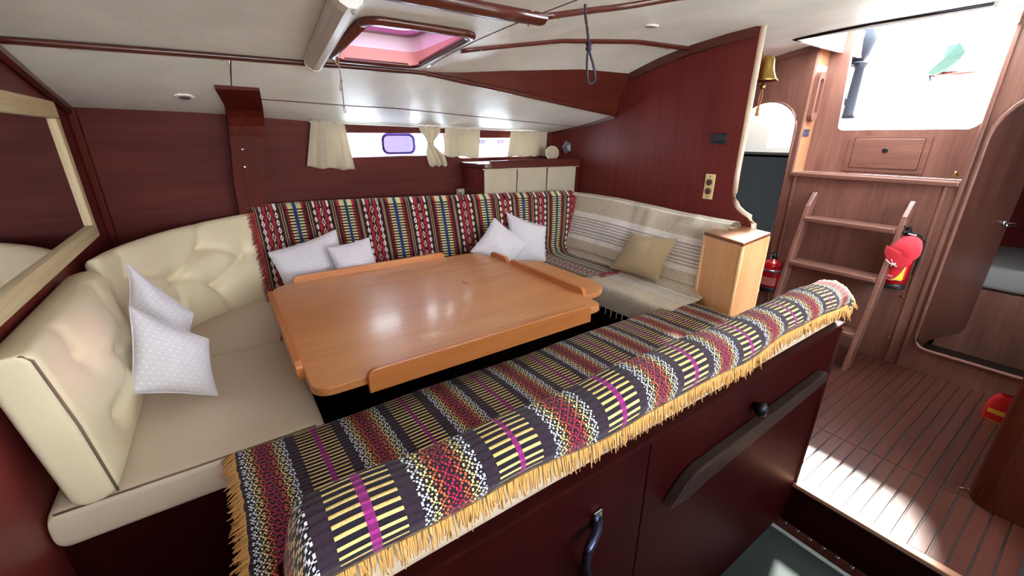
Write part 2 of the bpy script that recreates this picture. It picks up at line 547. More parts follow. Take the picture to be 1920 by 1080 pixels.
def cloth_cells(name, pos, nu, nv, color, mat, parent=None):
    """Woven sheet as a fine grid: pos(i,j) vertex, color(i,j) cell colour (sRGB)."""
    V = [pos(i, j) for j in range(nv + 1) for i in range(nu + 1)]
    F = [[j * (nu + 1) + i, j * (nu + 1) + i + 1, (j + 1) * (nu + 1) + i + 1, (j + 1) * (nu + 1) + i] for j in range(nv) for i in range(nu)]
    o = mk(name, V, F, mat, parent, True)
    cache = {}
    arr = np.empty((nu * nv, 4), dtype=np.float32)
    k = 0
    for j in range(nv):
        for i in range(nu):
            c = color(i, j); c = (int(c[0]), int(c[1]), int(c[2]))
            if c not in cache: cache[c] = lin(*c)
            arr[k] = cache[c]; k += 1
    rng = np.random.default_rng(3)
    arr[:, :3] *= (0.88 + 0.24 * rng.random((nu * nv, 1), dtype=np.float32))
    at = o.data.attributes.new('weave', 'FLOAT_COLOR', 'FACE')
    at.data.foreach_set('color', arr.ravel())
    return o


def resample(poly, step):
    P = smooth_path([(p[0], p[1], 0) for p in poly], 10)
    out = [P[0]]; acc = 0.0
    d = [0]
    for i in range(1, len(P)): d.append(d[-1] + (P[i] - P[i - 1]).length)
    n = int(d[-1] / step); res = []; k = 0
    for m in range(n + 1):
        s = d[-1] * m / n
        while k < len(d) - 2 and d[k + 1] < s: k += 1
        t = (s - d[k]) / max(1e-9, d[k + 1] - d[k])
        q = P[k].lerp(P[k + 1], t); res.append((q.x, q.y))
    return res, d[-1] / n


def sstep(a, b, x):
    t = max(0.0, min(1.0, (x - a) / (b - a))); return t * t * (3 - 2 * t)


def interp(x, xs, ys):
    return float(np.interp(x, xs, ys))


FL, LF, DS = -1.42, -1.64, -1.25          # aft sole, low passage sole, dinette sole
XB, XL, XR = 2.25, 3.48, 3.67             # saloon bulkhead, ladder bulkhead, companionway recess
XW, YH = -0.48, 2.70                      # forward bulkhead, hull lining
GX, GZ = (0.87, 1.11, 1.38, 1.85, 2.25, 2.9, 3.48, 4.2), (0.338, 0.392, 0.445, 0.488, 0.495, 0.55, 0.60, 0.65)
KX, KK = (0.87, 1.1, 1.4, 2.25), (0.044, 0.075, 0.10, 0.105)


def roof(X, Y):
    return interp(X, GX, GZ) - interp(X, KX, KK) * max(0.0, Y - 0.9) ** 2.7 - 0.02 * max(0.0, 0.2 - Y) ** 2


def knee(X):
    return Vector((X, interp(X, (0.87, 2.25), (2.0, 2.06)), interp(X, (-.5, .12, .87, 2.25), (.270, .277, .281, .136))))


def hullz(X):
    return interp(X, (-.48, 0, .7, 2.26), (.122, .111, .064, .036))


def roofedge(X):
    return interp(X, (0.87, 1.4, 2.25), (2.0, 1.975, 1.965))


# ---- ceiling
ceiling = tag(empty('ceiling', (0.9, 0.6, 0.2)), 'pebbled off-white headliner panels of the cabin roof', None, None, 'structure')


def roof_panel(xs, ys, hole=None):
    """xs, ys: break lines; the last y is replaced by the coaming line; hole=(x0,x1,y0,y1) left open."""
    def dense(b, st):
        o = []
        for p, q in zip(b[:-1], b[1:]):
            n = max(1, int(round((q - p) / st))); o += [p + (q - p) * i / n for i in range(n)]
        return o + [b[-1]]
    xs = dense(xs, 0.06); ys = dense(ys, 0.08)
    V = []; F = []
    nx, ny = len(xs), len(ys)
    for dz in (0.0, 0.03):
        for y in ys:
            for x in xs:
                yy = y if y < ys[-1] else roofedge(x) + 0.01
                V.append((x, yy, roof(x, yy) + dz))
    o = nx * ny

    def inh(i, j):
        if not hole: return False
        cx, cy = (xs[i] + xs[i + 1]) / 2, (ys[j] + ys[j + 1]) / 2
        return hole[0] < cx < hole[1] and hole[2] < cy < hole[3]
    for j in range(ny - 1):
        for i in range(nx - 1):
            if inh(i, j): continue
            a = j * nx + i
            F.append([a, a + nx, a + nx + 1, a + 1]); F.append([o + a, o + a + 1, o + a + nx + 1, o + a + nx])
    return mk('ceiling_panel', V, F, M_CEIL, ceiling, True)


SKY = (0.465, 0.795, 1.415, 1.885)
HAT = (2.97, 4.15, 0.57, 1.37)
roof_panel([-0.7, SKY[0], SKY[1], 0.868], [-1.3, 0.9, SKY[2], SKY[3], 2.0], SKY)
roof_panel([0.872, 2.25, HAT[0], HAT[1]], [-1.3, HAT[2], HAT[3], 2.0], HAT)
tube('panel_joint', [(.87, y, roof(.87, y) + .001) for y in [-.9 + .1 * k for k in range(30)] if y < 1.99], .003, M_CAULK, ceiling, 4)


def deck_panel(x0, x1, v0, v1, off=0.0):
    nx = max(2, int((x1 - x0) / 0.08)); nv = 8
    V = []; F = []
    for dz in (0.0, 0.025):
        for j in range(nv + 1):
            for i in range(nx + 1):
                x = x0 + (x1 - x0) * i / nx; v = v0 + (v1 - v0) * j / nv
                k = knee(x); h = Vector((x, YH + 0.03, hullz(x) - 0.006))
                p = k.lerp(h, v); V.append((p.x, p.y, p.z + dz + off - 0.010 * math.sin(math.pi * v)))
    o = (nx + 1) * (nv + 1)
    for j in range(nv):
        for i in range(nx):
            a = j * (nx + 1) + i; F.append([a, a + nx + 1, a + nx + 2, a + 1]); F.append([o + a, o + a + 1, o + a + nx + 2, o + a + nx + 1])
    return mk('ceiling_panel', V, F, M_CEIL, ceiling, True)


for xa, xb in ((XW - 0.02, 0.122), (0.126, XB)):
    deck_panel(xa, xb, 0.0, 0.555); deck_panel(xa, xb, 0.56, 1.0)
tube('panel_joint', [knee(.124).lerp(Vector((.124, YH + .03, hullz(.124) - .006)), v / 10) + Vector((0, 0, -.010 * math.sin(math.pi * v / 10 * .555 / .555) * 0 + .0)) + Vector((0, 0, -.006)) for v in range(0, 6)], .003, M_CAULK, ceiling, 4)

# mahogany coaming that opens like a wedge between roof and side deck
V = []; F = []; n = 26
for i in range(n + 1):
    x = 0.80 + (XB - 0.80) * i / n
    k = knee(x); t = roof(x, roofedge(x)) + 0.012
    for q in ((roofedge(x), t), (k.y, k.z - 0.004), (k.y + 0.03, k.z - 0.004), (roofedge(x) + 0.03, t)):
        V.append((x, q[0], q[1]))
for i in range(n):
    for k in range(4):
        a = i * 4 + k; b = i * 4 + (k + 1) % 4; F.append([a, b, b + 4, a + 4])
coaming = tag(mk('trim_1', V, F, M_TRIM), 'tapering mahogany coaming board between cabin roof and side deck', None, None, 'structure')


def batten(name, pts, w, h, mat, label, screws=()):
    o = tube(name, pts, 0.01, mat, None, 8, (w, h)); tag(o, label, None, None, 'structure')
    for p in screws:
        lathe('screw_head', [(0.0045, -0.002), (0.0045, 0.0005), (0.003, 0.002)], M_BRASS, p, o, 8, Matrix.Rotation(math.pi, 3, 'X'))
    return o


bx = [XW + (XB - XW) * i / 40 for i in range(41)]
batten('trim_2', [knee(x) + Vector((0, -0.004, -0.004)) for x in bx], 0.016, 0.011, M_TRIM, 'mahogany batten along the roof knuckle from mirror wall to bulkhead',
       [knee(x) + Vector((0, -0.004, -0.015)) for x in (-.3, .1, .36, .9, 1.3)])
batten('trim_3', [knee(x).lerp(Vector((x, YH + .03, hullz(x))), 0.557) + Vector((0, 0, -0.008)) for x in bx if x > 0.19], 0.009, 0.007, M_TRIM,
       'thin mahogany strip along the side deck lining above the curtains',
       [knee(x).lerp(Vector((x, YH + .03, hullz(x))), 0.557) + Vector((0, 0, -0.015)) for x in (.5, .9, 1.3, 1.7)])
ax_ = [0.885 + (XB - 0.885) * i / 30 for i in range(31)]
batten('trim_4', [(x, 1.64 - 0.07 * (x - .88) / 1.37, roof(x, 1.6) - 0.006) for x in ax_], 0.015, 0.011, M_TRIM, 'curved mahogany batten from skylight to bulkhead under the roof',
       [(x, 1.60, roof(x, 1.6) - 0.017) for x in (.95, 1.3, 1.6, 2.1)])
batten('trim_5', [(x, 1.13 - .9 * max(0, x - 1.15) ** 1.5, roof(x, 1.13) - 0.006) for x in ax_ if x < 1.6], 0.015, 0.011, M_TRIM, 'curved mahogany batten carrying on from the flat roof beam',
       [(.95, 1.13, roof(.95, 1.13) - .017)])
batten('trim_6', [(x, 1.135, roof(x, 1.135) - 0.01) for x in (-.5, 0, .4, .7, .89)], 0.030, 0.020, M_TRIM, 'flat mahogany roof beam ending beside the skylight', [(.84, 1.135, roof(.84, 1.13) - .031)])

# ---- hull lining with windows
def topz(x): return hullz(x) + 0.05


W1 = rrect(0.585, 1.33, -0.118, 0.022, 0.035)
W2 = rrect(1.40, 2.05, -0.142, -0.008, 0.03)
outer = [(XW - .1, -1.7), (XB + .05, -1.7)] + [(x, topz(x)) for x in (XB + .05, 1.6, .7, 0, XW - .1)]
wall_back = tag(prism('wall_back', outer, 'Y', YH, YH + 0.05, M_HULL, None, [W1, W2]), 'mahogany hull lining behind the dinette', None, None, 'structure')
for nm, w, panes in (('window_1', (0.585, 1.33, -0.118, 0.022), 1), ('window_2', (1.40, 2.05, -0.142, -0.008), 1)):
    r = tag(empty(nm, ((w[0] + w[1]) / 2, YH + 0.05, w[2])), 'long low hull window above the dinette', None, None, 'structure')
    prism('window_frame', rrect(w[0] - .012, w[1] + .012, w[2] - .012, w[3] + .012, 0.04), 'Y', YH + 0.05, YH + 0.062, M_GRP, r, [rrect(w[0] + .004, w[1] - .004, w[2] + .004, w[3] - .004, 0.03)])
    prism('window_pane', rrect(w[0] - .01, w[1] + .01, w[2] - .01, w[3] + .01, 0.035), 'Y', YH + 0.063, YH + 0.068, glassy('clear_acrylic', (244, 246, 252), 0.04), r)
    if nm == 'window_1':
        c = ony(748, 270, YH + .05)
        pr = prism('opening_port', rrect(c.x - .105, c.x + .105, c.z - .058, c.z + .058, 0.034), 'Y', YH + 0.056, YH + 0.0625, glassy('violet_acrylic', (130, 122, 150), 0.04), r)
        prism('port_ring', rrect(c.x - .112, c.x + .112, c.z - .065, c.z + .065, 0.04), 'Y', YH + 0.046, YH + 0.0555, glassy('violet_rim', (108, 98, 134), 0.05), pr, [rrect(c.x - .098, c.x + .098, c.z - .050, c.z + .050, 0.03)])
    else:
        box('sliding_edge', (1.675, 1.682), (YH + .052, YH + .06), (w[2] + .004, w[3] - .004), M_GRP, r)
        for cx_, cz_ in ((1.63, -.035), (1.79, -.035)):
            prism('tinted_port', rrect(cx_ - .03, cx_ + .03, cz_ - .016, cz_ + .016, .008), 'Y', YH + .056, YH + .061, MATS['violet_acrylic'], r)

# rib post with its knee, standing proud of the lining
def deckz(x, y):
    k = knee(x); v = (y - k.y) / (YH + .03 - k.y); return k.z + (hullz(x) - .006 - k.z) * v - .010 * math.sin(math.pi * v)


rib = [(deckz(.15, y) - .014, y) for y in (2.27, 2.34, 2.42, 2.48)] + [(.118, 2.535), (.09, 2.575), (.05, 2.592), (0.0, 2.60), (-.1, 2.605), (-.25, 2.61), (-.5, 2.61)]
V = []; F = []
for i, (z, y) in enumerate(rib):
    s = sstep(-.36, .16, z)
    xa, xb = ony(447 - 30 * s, 395 - 220 * s, y).x, ony(501 - 13 * s, 395 - 220 * s, y).x
    xa += -.02 * max(0, 2.5 - y) / .2
    back = (0, .03) if i < 4 else (.12, 0)
    for q in ((xa, 0), (xb, 0), (xb, 1), (xa, 1)): V.append((q[0], y + back[0] * q[1], z + back[1] * q[1]))
for i in range(len(rib) - 1):
    for k in range(4):
        a = i * 4 + k; b = i * 4 + (k + 1) % 4; F.append([a, b, b + 4, a + 4])
F.append([0, 1, 2, 3]); m_ = (len(rib) - 1) * 4; F.append([m_, m_ + 1, m_ + 2, m_ + 3])
ribp = tag(mk('trim_7', V, F, M_TRIMZ), 'broad mahogany rib post curving up to the side deck', None, None, 'structure')
for px in ((455, 280), (459, 313)):
    lathe('screw_head', [(0.008, -0.004), (0.008, 0.001), (0.005, 0.004)], M_STEEL, ony(px[0], px[1], 2.595), ribp, 10, Matrix.Rotation(math.pi / 2, 3, 'X'))

# ---- forward bulkhead (mirror wall) with cornice
prof = [(2.75, -1.7), (2.75, .16), (2.0, .275)] + [(y, roof(0, y) + .01) for y in (1.9, 1.6, 1.2, .6, 0, -.9)] + [(-.9, -1.7)]
wall_left = tag(prism('wall_left', prof, 'X', XW - 0.04, XW, M_BULK), 'mahogany forward bulkhead carrying the mirror', None, None, 'structure')
cn = tube('trim_8', [(XW + .012, y, z - .018) for y, z in ((2.70, .122), (2.0, .27), (1.6, roof(0, 1.6)), (1.0, roof(0, 1.0)), (.2, roof(0, .2)))], 0.01, M_TRIMY, None, 6, (0.014, 0.022), False)
tag(cn, 'mahogany cornice above the mirror', None, None, 'structure')
box('trim_9', (XW, XW + .03), (2.665, 2.70), (-.9, .115), M_TRIMZ, None, 0.006)['kind'] = 'structure'

# ---- saloon bulkhead with free edge
edge = [(1.204, 0.50), (1.204, -0.20), (1.200, -0.28), (1.188, -0.33), (1.165, -0.362), (1.13, -0.385), (1.095, -0.40), (1.07, -0.43), (1.065, -0.5), (1.065, -1.62)]
top = [(1.35, roof(XB, 1.35) + .01), (1.55, roof(XB, 1.55) + .01), (1.75, roof(XB, 1.75) + .01), (1.965, roof(XB, 1.965) + .01), (2.06, .15), (2.75, .05)]
wall_right = tag(prism('wall_right', edge[::-1] + [(1.204, .50)][:0] + top + [(2.75, -1.62)], 'X', XB, XB + 0.03, M_BULK), 'mahogany saloon bulkhead with curved free edge', None, None, 'structure')
e_ = tube('edge_capping', [(XB + .015, y - .004, z) for y, z in edge[:9]], 0.01, plain('daylit_capping', (214, 196, 170), 0.3, coat=0.3), wall_right, 8, (0.012, 0.018))  # daylight on the free edge is put into the capping's pale colour
tp = [(1.21, roof(XB, 1.21)), (1.35, roof(XB, 1.35)), (1.55, roof(XB, 1.55)), (1.75, roof(XB, 1.75)), (1.955, roof(XB, 1.955))]
tube('top_rail', [(XB - .008, y, z - .022) for y, z in tp], 0.01, M_TRIMY, wall_right, 4, (0.014, 0.030), False)
tube('top_rail', [(XB - .006, y, z - .012) for y, z in ((2.06, .136), (2.35, .09), (2.70, .036))], 0.01, M_TRIMY, wall_right, 4, (0.010, 0.02), False)
tube('cover_strip', [(XB - .004, 1.975, roof(XB, 1.965) - .03), (XB - .004, 2.055, .15)], 0.004, M_TRIMZ, wall_right, 6)
box('wall_corridor', (XB + .031, XL - .001), (1.97, 2.0), (-1.64, 0.6), M_BULK)['kind'] = 'structure'  # unseen side of the corridor, added because it blocks light

# ---- ladder bulkhead with arch doorway, companionway recess and aft-cabin doorway
yL, yR, zS = 1.443, 0.556, -0.243
arch = [(1.478, -1.2), (1.478, 0.06)] + arc(1.69, 0.06, 0.212, 180, 0, 14, 0.185)[1:-1][::1]
arch = [(1.478, -1.2), (1.902, -1.2), (1.902, 0.06)] + arc(1.69, 0.06, 0.212, 0, 180, 14, 0.185)[1:]
doorh = rrect(-0.35, 0.512, -1.27, 0.25, [0.09, 0.07, 0.26, 0.2], 7)
rec = [(yR, zS), (yL, zS), (yL, 0.70), (yR, 0.70)]
wall_aft = tag(prism('wall_companionway', [(-0.9, LF), (2.0, LF), (2.0, 0.8), (-0.9, 0.8)], 'X', XL, XL + 0.03, M_AFT, None, [arch, doorh, rec]),
               'worn teak bulkhead with companionway ladder, arch and doorway', None, None, 'structure')
for pth, w in ((arch[1:] + [arch[0]], 0.008), (doorh + [doorh[0]], 0.011)):
    tube('opening_trim', [(XL - .004, p[0], p[1]) for p in pth], w, M_AFTY, wall_aft, 6)
# mouldings: uprights on either side of the ladder panel
box('panel_strip', (XL - .010, XL), (1.40, 1.415), (FL, zS - .02), M_AFT, wall_aft, 0.003)
box('panel_strip', (XL - .010, XL), (0.60, 0.615), (FL, zS - .02), M_AFT, wall_aft, 0.003)
box('panel_strip', (XL - .012, XL), (0.535, 0.556), (FL, 0.6), M_AFT, wall_aft, 0.004)
tube('top_rail', [(XL - .006, y, roof(XL, y) - .016) for y in (1.45, 1.6, 1.75, 1.95)], 0.01, M_AFTY, wall_aft, 4, (0.012, 0.026), False)
# recess: cheeks, ledge, back board with the open washboard slot
box('cheek', (XL + .031, XR), (yL, yL + .03), (zS, 0.66), wood('pale_teak', (150, 100, 68), (196, 146, 108), 'Z', 7, 0.3, 0.3), wall_aft)
box('cheek', (XL + .031, XR), (yR - .03, yR), (zS, 0.66), M_AFT, wall_aft)
box('ledge', (XL - .022, XR), (yR, yL), (zS - .03, zS), M_AFTY, wall_aft, 0.006)
cw = [(0.579 + .05, 0.042)] + [(1.288 - .03, .042)] + arc(1.288 - .03, .072, .03, 270, 360, 4)[1:] + [(1.33, .72), (0.60, .72)] + [(0.579, .16)] + arc(.649, .112, .07, 180, 270, 5)[1:-1]
prism('washboard_frame', [(yR, zS), (yL, zS), (yL, .80), (yR, .80)], 'X', XR, XR + .03, M_AFT, wall_aft, [cw])
d0, d1 = onx(1605, 258, XR), onx(1722, 313, XR)
ya, yb, za, zb = 0.80, 1.167, -0.205, -0.008
prism('hatch_surround', rrect(ya - .03, yb + .03, za - .02, zb + .012, .006), 'X', XR - .006, XR, M_AFTY, wall_aft, [rrect(ya, yb, za, zb, .004)])
hp = prism('hatch_panel', rrect(ya + .004, yb - .004, za + .004, zb - .004, .004), 'X', XR - .010, XR, M_AFTY, wall_aft, (), 0.003)
lathe('finger_hole', [(0.016, 0), (0.016, .004), (.011, .005)], M_BLACK, (XR - .010, 0.985, -0.085), hp, 16, Matrix.Rotation(-math.pi / 2, 3, 'Y'))
lathe('door_catch', [(0.012, 0), (0.014, .01), (.006, .018), (.009, .03)], M_BRASS, onx(1790, 331, XR - .05), wall_aft, 12)
for px in ((1481, 383), (1500, 590), (1666, 632), (1693, 556)):
    lathe('floor_bolt', [(0.008, 0), (0.009, .004), (.005, .008)], M_BRASS, onx(px[0], px[1], XL - .001), wall_aft, 10, Matrix.Rotation(-math.pi / 2, 3, 'Y'))

# coaming of the sliding hatch above the ladder
r = tag(empty('window_3', (3.5, .97, .6)), 'open sliding hatch over the companionway ladder', None, None, 'structure')
for x, y in (((HAT[0] - .004, HAT[0] + .02), (HAT[2], HAT[3])), ((HAT[0], HAT[1]), (HAT[2] - .02, HAT[2] + .002)), ((HAT[0], HAT[1]), (HAT[3] - .002, HAT[3] + .02))):
    box('hatch_coaming', x, y, (0.535, 0.70), M_GRP, r, 0.005)
tube('hatch_bead', [(HAT[1] - .3, HAT[3] + .01, roof(3.6, 1.37) - .004)] + [(HAT[0] - .004, HAT[3], roof(HAT[0], 1.37) - .004), (HAT[0] - .015, 1.0, roof(HAT[0], 1.0) - .004), (HAT[0] - .004, HAT[2], roof(HAT[0], .57) - .004)], 0.008, M_DARKM, r, 6)

# ---- aft cabins behind the openings
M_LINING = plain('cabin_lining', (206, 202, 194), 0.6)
ca = tag(empty('wall_quarter_cabin', (4.3, 1.9, -1.4)), 'pale quarter cabin seen through the arch', None, None, 'structure')
box('lining', (5.0, 5.04), (1.46, 2.9), (-1.4, 0.44), M_LINING, ca)
box('lining', (XL + .03, 5.0), (2.75, 2.8), (-1.4, 0.44), M_LINING, ca)
box('lining', (XL + .03, 5.0), (1.445, 1.475), (-1.64, 0.45), M_LINING, ca)
box('lining', (XL + .03, 4.84), (1.44, 2.8), (0.42, 0.46), M_LINING, ca)
box('lining', (4.90, 5.0), (1.44, 2.8), (0.42, 0.46), M_LINING, ca)
box('lining', (4.84, 4.90), (1.44, 2.2), (0.42, 0.46), M_LINING, ca)
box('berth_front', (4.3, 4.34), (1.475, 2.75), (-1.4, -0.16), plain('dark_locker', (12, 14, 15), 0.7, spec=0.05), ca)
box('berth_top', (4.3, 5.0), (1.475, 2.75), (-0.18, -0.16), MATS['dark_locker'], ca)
cb = tag(empty('wall_port_cabin', (4.3, -.2, -1.4)), 'dim port aft cabin seen through the doorway', None, None, 'structure')
box('lining', (5.0, 5.04), (-.95, .56), (-1.64, 0.42), M_BULK, cb)
box('lining', (XL + .03, 5.0), (.53, .56), (-1.64, 0.55), M_BULK, cb)
box('lining', (XL + .03, 5.0), (-.95, -.91), (-1.64, 0.35), M_BULK, cb)
box('lining', (XL + .03, 5.0), (-.95, .56), (0.40, 0.43), M_BULK, cb)
box('lining', (XL + .03, 5.0), (-.95, 2.8), (-1.66, -1.62), M_BULK, cb)

# ---- soles
tag(box('floor_cockpit', (5.05, 6.4), (-.2, 2.4), (-.40, -.36), M_GRP), 'white cockpit floor outside the companionway', None, None, 'structure')
floor = tag(box('floor', (1.845, 5.0), (-0.9, 1.06), (FL - .03, FL - .004), M_CAULK), 'varnished laid-plank sole in front of the ladder', None, None, 'structure')
tag(box('floor_corridor', (2.285, XL), (1.06, 1.97), (FL - .03, FL), M_FLOOR), 'dark corridor sole behind the saloon bulkhead', None, None, 'structure')
pw = 0.0505
proto = {}
y = 0.045 - 4 * pw
while y < 1.05:
    for k, (xa, xb) in enumerate(((1.848, 2.318), (2.322, XL - .002))):
        if k not in proto:
            proto[k] = box('plank', (xa, xb), (y + .003, y + pw - .003), (FL - .005, FL), M_FLOOR, floor, 0.0012, 1)
        else:
            c = proto[k].copy(); COL.objects.link(c)
            place(c, Vector(((xa + xb) / 2, y + pw / 2, FL - .005)), floor)
    y += pw
tag(box('step_riser', (1.822, 1.845), (-0.9, 1.06), (LF, FL - .002), M_BASE, floor, 0.003))
tag(box('step_nosing', (1.812, 1.848), (-0.9, .478), (FL - .02, FL + .001), wood('nosing', (150, 104, 84), (186, 140, 116), 'Y', 9, 0.3, 0.3), floor, 0.004))
lowf = tag(box('floor_passage', (-0.6, 1.83), (-0.9, 1.0), (LF - .03, LF - .004), M_CAULK), 'lower passage sole below the step', None, None, 'structure')
lp = None; y = -0.4
while y < 0.62:
    if lp is None: lp = box('plank', (-.5, 1.82), (y + .003, y + pw - .003), (LF - .005, LF), M_FLOOR, lowf, 0.0012, 1)
    else:
        c = lp.copy(); COL.objects.link(c); place(c, Vector((.66, y + pw / 2, LF - .005)), lowf)
    y += pw
tag(box('floor_dinette', (XW, 2.25), (1.0, 2.75), (DS - .03, DS), M_BASE), 'raised dinette sole under the table', None, None, 'structure')
mat_ = thing('runner_carpet', (.9, .2, LF), 'charcoal carpet runner with pale bound end on the lower sole', 'carpet')
box('pile', (-.3, 1.735), (-.3, .545), (LF, LF + .012), M_CARPET, mat_, 0.004)
box('bound_end', (1.735, 1.757), (-.3, .53), (LF, LF + .013), M_BIND, mat_, 0.004)
# ---- unseen near side behind the camera: windows and counter added to steer the daylight
nw = tag(prism('wall_galley', [(-0.9, -1.7), (4.2, -1.7), (4.2, .5), (-0.9, .5)], 'Y', -2.05, -2.0, M_BULK, None,
               [rrect(-.55, .75, -.34, .20, .06), rrect(.95, 2.35, -.34, .20, .06)]), 'mahogany hull side with long windows opposite the dinette', None, None, 'structure')
box('wall_forward_galley', (XW - .04, XW), (-2.0, -.9), (-1.7, .5), M_BULK)['kind'] = 'structure'
box('wall_aft_galley', (XL, XL + .03), (-2.0, -.9), (-1.7, .8), M_BULK)['kind'] = 'structure'
gc = tag(empty('added_shade_counter', (.9, -1.5, LF)), 'white-topped galley counter opposite the dinette', None, None, 'structure')  # unseen counter, set high to keep window light off the bench back
box('counter_body', (XW + .005, 1.9), (-1.995, -.62), (LF, -.49), M_BASE, gc)
box('worktop', (XW + .005, 1.92), (-1.995, -.60), (-.49, -.45), M_WHITE, gc, .005)
# ================================================================== TABLE
TZ = -0.65
tb = thing('dining_table', (.66, 1.6, DS), 'varnished teak dinette table with raised fiddle rails and a rounded end flap', 'table')
prism('table_leaf', [(0.10, 1.868), (0.10, 1.15)] + arc(.155, 1.15, .055, 180, 270, 6)[1:] + arc(1.165, 1.145, .05, 270, 360, 6) + [(1.215, 1.868)], 'Z', TZ - .028, TZ, M_TABLE, tb, (), 0.004)
prism('table_leaf', [(0.10, 1.870), (1.215, 1.870)] + arc(1.10, 2.005, .115, 0, 90, 8) + arc(.20, 2.02, .10, 90, 180, 8), 'Z', TZ - .028, TZ - .0008, M_TABLE, tb, (), 0.004)


def fiddle(axis, a0, a1, t0, t1, zb, zt, mat):
    r = 0.028
    poly = [(a0, zb), (a1, zb), (a1, TZ + .002)] + arc(a1 - r, zt - r * .75, r, 0, 90, 6, r * .75) + arc(a0 + r, zt - r * .75, r, 90, 180, 6, r * .75) + [(a0, TZ + .002)]
    return prism('fiddle_rail', poly, axis, t0, t1, mat, tb, (), 0.003)


fiddle('Y', 0.245, 1.125, 1.078, 1.096, TZ - .05, TZ + .024, M_FIDDLE)
fiddle('Y', 0.20, 0.985, 2.112, 2.130, TZ - .03, TZ + .030, M_FIDDLE)
M_FIDY = wood('teak_fiddle_cross', (172, 104, 54), (206, 136, 78), 'Y', 9, 0.3, 0.3, 0.05, 0.4)
fiddle('X', 1.24, 2.0, 0.082, 0.100, TZ - .03, TZ + .022, M_FIDY)
fiddle('X', 1.22, 1.79, 1.212, 1.232, TZ - .03, TZ + .030, M_FIDY)
fiddle('X', 1.82, 1.985, 1.212, 1.232, TZ - .03, TZ + .030, M_FIDY)
prism('end_flap', [(1.236, 1.245)] + arc(1.31, 1.37, .125, 270, 360, 7) + arc(1.285, 1.735, .15, 0, 90, 7) + [(1.236, 1.885)], 'Z', TZ - .044, TZ - .018, M_TABLE, tb, (), 0.004)
for lx in (.66, 1.14):
    lg = box('leg', (lx - .035, lx + .035), (1.5, 1.56), (DS, TZ - .03), M_DARKM, tb, 0.004)
    box('leg_edge', (lx + .034, lx + .040), (1.494, 1.504), (DS, TZ - .04), M_STEEL, lg)
box('crossbar', (.66, 1.14), (1.515, 1.545), (-.98, -.92), M_BASE, tb, 0.003)

# ================================================================== SETTEES
SZ = -0.81


def flat(x0, y0, z, lu, lv):
    return lambda u, v: (Vector((x0 + u, y0 + v, z)), Vector((0, 0, 1)))


st = thing('settee', (-.2, 1.55, LF), 'cream vinyl settee end with tufted back below the mirror', 'sofa', 'dinette settees')
st2 = thing('settee', (.8, 2.4, LF), 'long tufted cream settee along the hull under the red throw', 'sofa', 'dinette settees')
st3 = thing('settee', (2.0, 1.8, LF), 'short settee along the saloon bulkhead under the striped towel', 'sofa', 'dinette settees')
box('settee_base', (XW + .002, .07), (1.21, 1.862), (LF, SZ - .112), M_BASE, st)
box('settee_base', (XW + .02, 1.70), (2.2, 2.69), (LF, SZ - .112), M_BASE, st2)
box('settee_base', (1.76, 2.245), (1.17, 2.44), (LF, SZ - .112), M_BASE, st3)
lw = lambda u, v: 0.006 * math.sin(2.4 * u + 1) * math.sin(4 * v) + 0.003 * noise.noise(Vector((u * 6, v * 6, 1)))
sl = slab('seat_cushion', flat(XW + .005, 1.18, SZ, .6, .68), .60, .68, .11, M_VINYLT, st, 0.022, 0.03, tuft=lambda u, v: lw(u, v) - 0.006 * math.exp(-((u - .46) / .006) ** 2))
tube('piping', [(XW + .02, 1.186, SZ - .006), (-.1, 1.184, SZ - .005), (.10, 1.186, SZ - .006)], 0.003, M_PIPE, sl, 6)
slab('seat_cushion', flat(-.36, 1.865, SZ - .002, 1.9, .60), 2.06, .60, .11, M_VINYLT, st2, 0.025, 0.04, tuft=lw)
slab('seat_cushion', flat(1.705, 1.13, SZ, .46, 1.0), .42, .73, .11, M_VINYLT, st3, 0.03, 0.04, tuft=lw)

# forward backrest against the mirror wall
def fb(u, v):      # u along Y, v up
    lean = 0.045 * v / .4
    return Vector((-0.338 - lean - .02 * math.sin(math.pi * v / .4) * 0, 1.18 + u, SZ + v)), Vector((1, 0, .1)).normalized()


btn = [(.17, .30), (.17, .12), (.36, .21), (.55, .30), (.55, .12)]
lk = [(btn[0], btn[2]), (btn[1], btn[2]), (btn[2], btn[3]), (btn[2], btn[4]), (btn[0], (.17, .39)), (btn[3], (.55, .39))]
TF1 = tufts(btn, 0.022, 0.045, lk, .014, .012, 0.045, .70, .395)
bk = slab('back_cushion', fb, .70, .395, .092, M_VINYL, st, 0.022, 0.018,
          tuft=TF1)
tube('piping', [(-.345, 1.184, SZ + .004), (-.362, 1.183, SZ + .2), (-.388, 1.184, SZ + .375), (-.40, 1.184, SZ + .388), (-.47, 1.184, SZ + .385)], 0.0028, M_PIPE, bk, 6)
for b in btn:
    p, n = fb(*b); lathe('button', [(.011, -.004), (.011, .001), (.006, .004)], M_VINYL, p + n * (TF1(*b) + .002), bk, 12, Matrix.Rotation(math.pi / 2, 3, 'Y'))

# corner and long backrests follow the hull in plan
BOT = [(-.335, 1.94), (-.27, 2.10), (-.16, 2.26), (0.0, 2.385), (.20, 2.44), (.5, 2.44), (1.0, 2.34), (1.4, 2.25), (2.0, 2.20)]
TOP = [(-.415, 2.02), (-.36, 2.22), (-.215, 2.435), (.0, 2.575), (.20, 2.61), (.5, 2.58), (1.0, 2.445), (1.4, 2.325), (2.06, 2.235)]
bp_ = smooth_path([(p[0], p[1], 0) for p in BOT], 12); tp_ = smooth_path([(p[0], p[1], 0) for p in TOP], 12)
dl = [0]
for i in range(1, len(bp_)): dl.append(dl[-1] + (bp_[i] - bp_[i - 1]).length)


